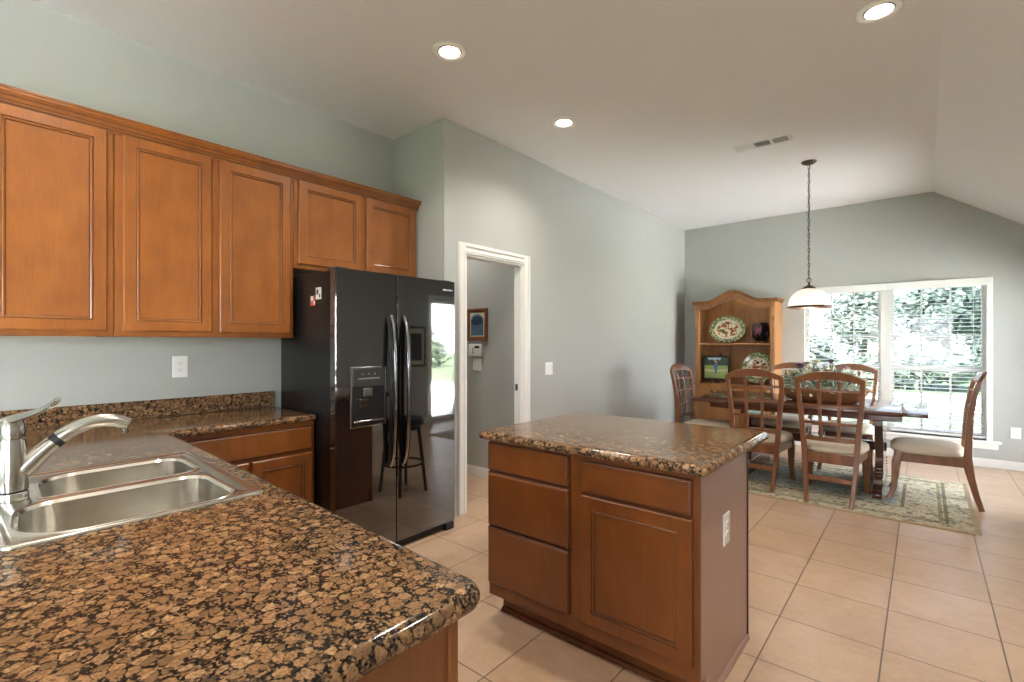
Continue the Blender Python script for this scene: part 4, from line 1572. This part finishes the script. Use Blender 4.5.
# base
MB().box(HX0 - .012, HX1 + .012, HY0 - .022, HY1, ZCN - .030, ZCN, PINE, .006, 2).build('counter', t)
m = MB()
m.box(HX0, HX1, HY0 + .02, HY1, .07, ZCN - .030, PINE)
m.box(HX0, HX1, HY0, HY0 + .02, .07, ZCN - .030, PINE, .002)
m.box(HX0 - .01, HX1 + .01, HY0 - .012, HY1, .0, .07, PINE, .006)
m.build('base', t, 30)
for k in range(2):
    x0 = HX0 + .055 + k * .449
    wdr = .430
    d = pdoor(t, (x0, HY0, .600), (1, 0, 0), (0, -1, 0), wdr, .130, PINE, 'drawer_front', [(0, 0, PINE), (0, .008, PINE), (.006, .014, PINE)])
    m = MB()
    xc = x0 + wdr / 2
    m.tube([(xc - .042, HY0 - .014, .682), (xc - .042, HY0 - .030, .680), (xc - .030, HY0 - .036, .664), (xc, HY0 - .038, .656), (xc + .030, HY0 - .036, .664), (xc + .042, HY0 - .030, .680), (xc + .042, HY0 - .014, .682)], .0045, IRON, 8)
    for s_ in (-1, 1):
        m.lathe([(.014, -.0005), (.012, -.005), (.0001, -.007)], IRON, (xc + s_ * .042, HY0 - .014, .683), 12, 'Y')
    m.build('bail_handle', d)
    pdoor(t, (x0, HY0, .105), (1, 0, 0), (0, -1, 0), wdr, .475, PINE, 'door', [(0, 0, PINE), (0, .012, PINE), (.004, .016, PINE), (.060, .016, PINE), (.066, .006, PINEDARK), (.09, .010, PINE)])


# things on the hutch
def dish(name, label, c, rx, rz, lean, mat, back):
    """a plate standing on edge: local origin in its centre, face towards -Y"""
    m = MB()
    prof = [(.0, .0), (.30, .0), (.62, .002), (.70, .010), (.86, .018), (1.0, .026), (1.0, .030), (.86, .024), (.70, .017), (.62, .010), (.0, .008)]
    lps = []
    n = 48
    for r, y in prof:
        r = max(r, .002)
        lps.append([(rx * r * math.cos(2 * PI * k / n), -y + .012, rz * r * math.sin(2 * PI * k / n)) for k in range(n)])
    m.loops(lps, mat)
    o = m.build(name, None, 40)
    o.location = c
    o.rotation_euler = (-lean, 0, 0)
    return tag(o, label, 'plate', 'plates in the pine hutch')


def oval_mat(rx, rz):
    return None


PLATEA = plate_mat('leafy_platter_glaze', .21, 1.3)
PLATEB = plate_mat('leafy_plate_glaze', .19, 5.1)
# the platter's glaze is read in its own normalised oval
for n_ in PLATEA.node_tree.nodes:
    if n_.type == 'MAPPING' and n_.inputs['Location'].default_value[0] == 0:
        n_.inputs['Scale'].default_value = (.21 / .240, 0, .21 / .188)
dish('oval_platter', 'oval green rimmed platter on the upper hutch shelf', (-2.085, 7.140, 1.528), .240, .186, .16, PLATEA, 0)
dish('round_plate', 'round green rimmed plate on the lower hutch shelf', (-1.695, 7.120, 1.008), .190, .205, .18, PLATEB, 0)


def stand(label, x, y, z, w_, h_):
    t = thing('plate_stand', label, 'stand', (x, y, z), 'plate stands in the pine hutch')
    for s_ in (-1, 1):
        m = MB()
        a = x + s_ * w_
        m.tube([(a, y - .052, z + .030), (a, y - .050, z + .0055), (a, y + .035, z + .0055), (a, y + .062, z + h_)], .0045, IRON, 8)
        m.build('prong', t)
    MB().tube([(x - w_, y + .045, z + h_ * .5), (x + w_, y + .045, z + h_ * .5)], .004, IRON, 8).build('crossbar', t)
    return t


stand('black plate stand holding the oval platter', -2.085, 7.130, ZS, .07, .20)
stand('black plate stand holding the round plate', -1.695, 7.110, ZCN, .07, .20)

# photo in a black frame, on an easel
PHX0, PHX1, PHZ0, PHZ1 = -2.405, -2.045, .822, 1.160
t = thing('photo_frame', 'black framed photo of a child on a lawn on the lower hutch shelf', 'picture', ((PHX0 + PHX1) / 2, 7.10, .81))
BL = BLACKSATIN
m = MB()
m.ring_panel((PHX0, 7.10, PHZ0), (1, 0, 0), (0, 0, 1), (0, -1, 0), PHX1 - PHX0, PHZ1 - PHZ0, [(0, 0, BL), (0, .014, BL), (.018, .016, BL), (.022, .010, BL)], BL)
m.build('frame', t, 25)
G1 = plain('photo_grass', srgb(150, 176, 104), 0.3, var=0.12)
G2 = plain('photo_trees', srgb(58, 84, 66), 0.3, var=0.5)
G3 = plain('photo_sky', srgb(176, 198, 214), 0.3)
G4 = plain('photo_shirt', srgb(84, 118, 178), 0.3)
G5 = plain('photo_skin', srgb(206, 160, 130), 0.3)
G6 = plain('photo_sand', srgb(198, 190, 150), 0.3)
m = MB()
yb = 7.10 - .0105
a0, a1, c0, c1 = PHX0 + .024, PHX1 - .024, PHZ0 + .024, PHZ1 - .024


def flat(m, pts, mat, lift):
    m.loops([[(a0 + (a1 - a0) * u, yb - lift, c0 + (c1 - c0) * v) for u, v in pts], [(a0 + (a1 - a0) * u, yb - lift + .0003, c0 + (c1 - c0) * v) for u, v in pts]], mat)


flat(m, [(0, 0), (1, 0), (1, .62), (0, .62)], G1, .0003)
flat(m, [(0, .62), (1, .62), (1, 1), (0, 1)], G2, .0003)
flat(m, [(.0, .34), (.5, .30), (1, .38), (1, .46), (.5, .40), (0, .46)], G6, .0006)
flat(m, [(.12, 1), (.2, .86), (.34, .90), (.42, .84), (.56, .92), (.66, .86), (.74, 1)], G3, .0006)
flat(m, [(.44, .42), (.47, .20), (.52, .20), (.56, .42), (.58, .66), (.50, .74), (.40, .66)], G4, .0009)
flat(m, [(.46, .74), (.54, .74), (.55, .82), (.50, .87), (.45, .82)], G5, .0009)
flat(m, [(.475, .08), (.515, .08), (.52, .20), (.47, .20)], G5, .0009)
m.build('photograph', t, 0)
t = thing('display_easel', 'small orange wood easel under the framed photo', 'stand', (-2.212, 7.10, ZCN))
for s_ in (-1, 1):
    m = MB()
    a = -2.212 + s_ * .055
    m.box(a - .012, a + .012, 7.055, 7.155, ZCN + .0005, ZCN + .020, PINE, .004)
    m.box(a - .010, a + .010, 7.062, 7.080, ZCN + .020, ZCN + .0385, PINE, .003)
    m.bar([(a, 7.135, ZCN + .018), (a * .5 - 2.212 * .5, 7.122, ZCN + .24)], (.014, .010), (1, 0, 0), PINE)
    m.build('easel_leg', t)

# dark mosaic lantern
t = thing('candle_lantern', 'dark octagonal glass candle lantern with a pink centre on the upper hutch shelf', 'lantern', (-1.664, 7.12, ZS))
GLD = plain('dark_mosaic_glass', srgb(42, 30, 38), 0.15, var=0.4)
PNK = plain('pink_mosaic_glass', srgb(176, 92, 122), 0.15, var=0.3)
m = MB()
P8 = lambda r, z, k: (-1.664 + r * math.cos(2 * PI * (k + .5) / 8), 7.12 + r * math.sin(2 * PI * (k + .5) / 8), z)
m.loops([[P8(r, ZS + z, k) for k in range(8)] for r, z in ((.060, .030), (.100, .075), (.104, .14), (.104, .225), (.096, .265), (.086, .268), (.094, .225), (.094, .14), (.090, .08), (.054, .038))], GLD, True, True)
m.build('bowl', t, 20)
for dx, zl, zh in ((-.030, .10, .19), (-.016, .11, .235), (0, .12, .215), (.016, .10, .24), (.030, .13, .22)):
    m = MB()
    cxx, cyy = -1.664 + dx, 7.12 - .0965
    m.tube([(cxx - .004, cyy, ZS + zl), (cxx, cyy, ZS + (zl + zh) / 2), (cxx + .006, cyy, ZS + zh)], [.002, .0065, .002], PNK, 6)
    m.build('stripe_inlay', t)
m = MB()
for k in range(3):
    a = k * 2 * PI / 3 + .5
    m.tube([(-1.664 + .055 * math.cos(a), 7.12 + .055 * math.sin(a), ZS + .034), (-1.664 + .085 * math.cos(a), 7.12 + .085 * math.sin(a), ZS + .005)], .006, IRON, 8)
m.build('foot', t)

# ------------------------------------------------------------------ centrepiece
BX, BY = -.765, 5.700
DOUGH = wood('dough_bowl_wood', srgb(112, 68, 38), srgb(160, 112, 70), (3, 14, 14), 0.5, 0.05, 0.4, fine=(4, 80, 80))
m = MB()
N = 40


def ov(rx, ry, z, lift=0.0):
    lp = []
    for k in range(N):
        a = 2 * PI * k / N
        ca, sa = math.cos(a), math.sin(a)
        e = 2 / 2.8
        lp.append((BX + math.copysign(abs(ca) ** e, ca) * rx, BY + math.copysign(abs(sa) ** e, sa) * ry, z + lift * abs(ca) ** 4))
    return lp


m.loops([ov(.26, .10, TZ + .001), ov(.31, .125, TZ + .02), ov(.365, .155, TZ + .085, .012), ov(.385, .165, TZ + .118, .020), ov(.378, .160, TZ + .124, .020), ov(.362, .148, TZ + .118, .018), ov(.335, .130, TZ + .085, .01), ov(.27, .095, TZ + .035), ov(.12, .04, TZ + .028)], DOUGH)
tag(m.build('dough_bowl', loc=(BX, BY, TZ), smooth=50), 'long carved wooden dough bowl in the middle of the table', 'bowl')
t = thing('floral_arrangement', 'dried flower arrangement of sage leaves and purple thistles in the dough bowl', 'flowers', (BX, BY, TZ + .05))
SAGE = foliage_mat('sage_leaf', srgb(172, 180, 158), srgb(224, 226, 206))
TEAL = foliage_mat('teal_leaf', srgb(74, 100, 94), srgb(122, 146, 134))
STEM = plain('dry_stem', srgb(120, 108, 74), 0.8)
rnd = random.Random(5)


def leaves(mat, n, zlo, zhi, size):
    vs, fs = [], []
    for i in range(n):
        a = rnd.uniform(0, 2 * PI)
        r = math.sqrt(rnd.random())
        px, py = r * .33 * math.cos(a), r * .15 * math.sin(a)
        hmax = zhi - (zhi - zlo) * .55 * r ** 2
        pz = rnd.uniform(zlo, hmax)
        d = Vector((px * 1.6 + rnd.gauss(0, .2), py * 2 + rnd.gauss(0, .2), .25 + rnd.gauss(0, .25))).normalized()
        sd = d.cross(Vector((rnd.gauss(0, 1), rnd.gauss(0, 1), rnd.gauss(0, 1)))).normalized()
        up = d.cross(sd)
        L, W_ = size * rnd.uniform(.7, 1.3), size * rnd.uniform(.18, .30)
        p = Vector((px, py, pz))
        q = len(vs)
        vs += [p, p + d * L * .5 + sd * W_ + up * .006, p + d * L, p + d * L * .5 - sd * W_ + up * .006, p + d * L * .5 - up * .004]
        fs += [(q, q + 1, q + 4), (q + 1, q + 2, q + 4), (q + 2, q + 3, q + 4), (q + 3, q, q + 4)]
    me = D.meshes.new('foliage')
    me.from_pydata([tuple(v) for v in vs], [], fs)
    me.materials.append(mat)
    o = D.objects.new('foliage', me)
    o['kind'] = 'stuff'
    COL.objects.link(o)
    o.parent = t
    return o


leaves(SAGE, 420, .02, .30, .075)
leaves(TEAL, 200, .02, .30, .070)
FLC = [plain('purple_thistle', srgb(96, 78, 104), 0.8, var=0.3), plain('cream_petal', srgb(214, 204, 172), 0.7, var=0.15), plain('mauve_petal', srgb(164, 128, 140), 0.7, var=0.2),
       plain('rust_berry', srgb(140, 76, 52), 0.5, var=0.2)]
spots = [(-.19, -.06, .29, 0, .052), (.07, -.02, .335, 0, .050), (-.27, -.05, .22, 1, .060), (-.11, -.09, .20, 1, .048), (.0, -.12, .18, 2, .045), (.14, -.08, .21, 1, .048),
         (.23, -.05, .20, 0, .040), (-.06, .03, .33, 1, .045), (.17, .03, .28, 2, .042), (-.15, .05, .31, 2, .040), (.05, -.11, .25, 3, .026), (-.21, -.10, .16, 3, .026), (.10, -.12, .17, 3, .024), (.28, -.02, .16, 1, .036)]
for fx, fy, fz, ci, r in spots:
    m = MB()
    c = Vector((BX + fx, BY + fy, TZ + .05 + fz))
    k = 16 if ci == 0 else 11
    for ring, (el, sc_) in enumerate(((.2, 1.0), (.65, .85), (1.1, .6))):
        for j in range(k):
            a = 2 * PI * (j + ring * .5) / k
            d = Vector((math.cos(a) * math.cos(el), math.sin(a) * math.cos(el), math.sin(el)))
            sd = Vector((-math.sin(a), math.cos(a), 0))
            wv = (.16 if ci == 0 else .34) * r
            p = c + d * r * .15
            m.loops([[p - sd * wv * .4, p + sd * wv * .4, p + sd * wv * .4 + Vector((0, 0, .0015)), p - sd * wv * .4 + Vector((0, 0, .0015))],
                     [p + d * r * .6 * sc_ - sd * wv, p + d * r * .6 * sc_ + sd * wv, p + d * r * .6 * sc_ + sd * wv + Vector((0, 0, .0015)), p + d * r * .6 * sc_ - sd * wv + Vector((0, 0, .0015))],
                     [p + d * r * sc_ - sd * wv * .3, p + d * r * sc_ + sd * wv * .3, p + d * r * sc_ + sd * wv * .3 + Vector((0, 0, .0015)), p + d * r * sc_ - sd * wv * .3 + Vector((0, 0, .0015))]], FLC[ci])
    m.lathe([(.0001, -.2 * r), (.22 * r, -.12 * r), (.30 * r, .05 * r), (.20 * r, .25 * r), (.0001, .32 * r)], FLC[ci], c, 12)
    m.tube([c - Vector((0, 0, .2 * r)), Vector((BX + fx * .6, BY + fy * .6, TZ + .06))], .0022, STEM, 5)
    m.build('flower_head', t, 60)

# ------------------------------------------------------------------ pendant lamp
LX, LY = -.832, 5.365
t = thing('pendant_lamp', 'bronze chain pendant lamp with a white glass dome above the table', 'lamp', (LX, LY, ZC))
MB().lathe([(.0001, ZC - .032), (.018, ZC - .031), (.040, ZC - .024), (.060, ZC - .012), (.066, ZC - .003), (.066, ZC - .0005)], BRONZE, (LX, LY, 0), 36).build('canopy', t)
m = MB()
zb, ztop = 1.935, ZC - .036
nl = 30
for i in range(nl):
    zc = zb + (ztop - zb) * (i + .5) / nl
    hl = (ztop - zb) / nl * .66
    ax, ay = (1, 0) if i % 2 else (0, 1)
    pts = []
    for k in range(12):
        a = 2 * PI * k / 12
        pts.append((LX + ax * .0085 * math.cos(a), LY + ay * .0085 * math.cos(a), zc + hl * math.sin(a)))
    m.tube(pts, .0024, BRONZE, 6, closed=True)
m.build('chain', t)
MB().tube([(LX + .006 * math.sin(i * 1.3), LY + .006 * math.cos(i * 1.3), 1.90 + (ztop - 1.90) * i / 40) for i in range(41)], .0022, BLACKMATT, 6).build('cord', t)
m = MB()
m.tube([(LX + .020 * math.cos(2 * PI * k / 20), LY, 1.918 + .020 * math.sin(2 * PI * k / 20)) for k in range(20)], .0032, BRONZE, 8, closed=True)
m.build('loop', t)
MB().lathe([(.0001, 1.900), (.008, 1.898), (.010, 1.876), (.020, 1.868), (.040, 1.858), (.056, 1.842), (.058, 1.836), (.050, 1.836), (.0001, 1.840)], BRONZE, (LX, LY, 0), 32).build('cap', t)
m = MB()
N = 72
lps = []
pf = [(.052, 1.838), (.085, 1.826), (.118, 1.804), (.145, 1.772), (.162, 1.736), (.172, 1.700), (.176, 1.674)]
for r, z in pf:
    lps.append([(LX + (r + .0022 * math.cos(24 * 2 * PI * k / N)) * math.cos(2 * PI * k / N), LY + (r + .0022 * math.cos(24 * 2 * PI * k / N)) * math.sin(2 * PI * k / N), z) for k in range(N)])
for r, z in reversed(pf):
    lps.append([(LX + (r - .004) * math.cos(2 * PI * k / N), LY + (r - .004) * math.sin(2 * PI * k / N), z - .002) for k in range(N)])
m.loops(lps, SHADE, False, False)
m.build('shade', t, 60)
MB().lathe([(.172, 1.6735), (.178, 1.6735), (.188, 1.664), (.188, 1.656), (.178, 1.653), (.172, 1.656), (.172, 1.6735)], BRONZE, (LX, LY, 0), 48).build('shade_band', t)
BULB = emit_mat('bulb_glow', srgb(255, 240, 226), 3.0)
MB().lathe([(.0001, 1.800), (.014, 1.800), (.016, 1.778), (.030, 1.750), (.034, 1.728), (.026, 1.704), (.0001, 1.696)], BULB, (LX, LY, 0), 24).build('bulb', t)
l = D.lights.new('pendant_bulb_light', 'POINT')
l.energy = 2.5
l.color = (1, .93, .84)
l.shadow_soft_size = .04
o = D.objects.new('pendant_bulb_light', l)
o.location = (0, 0, 1.665 - ZC)
COL.objects.link(o)
o.parent = t
t.location.z += ceil_rise(LX)
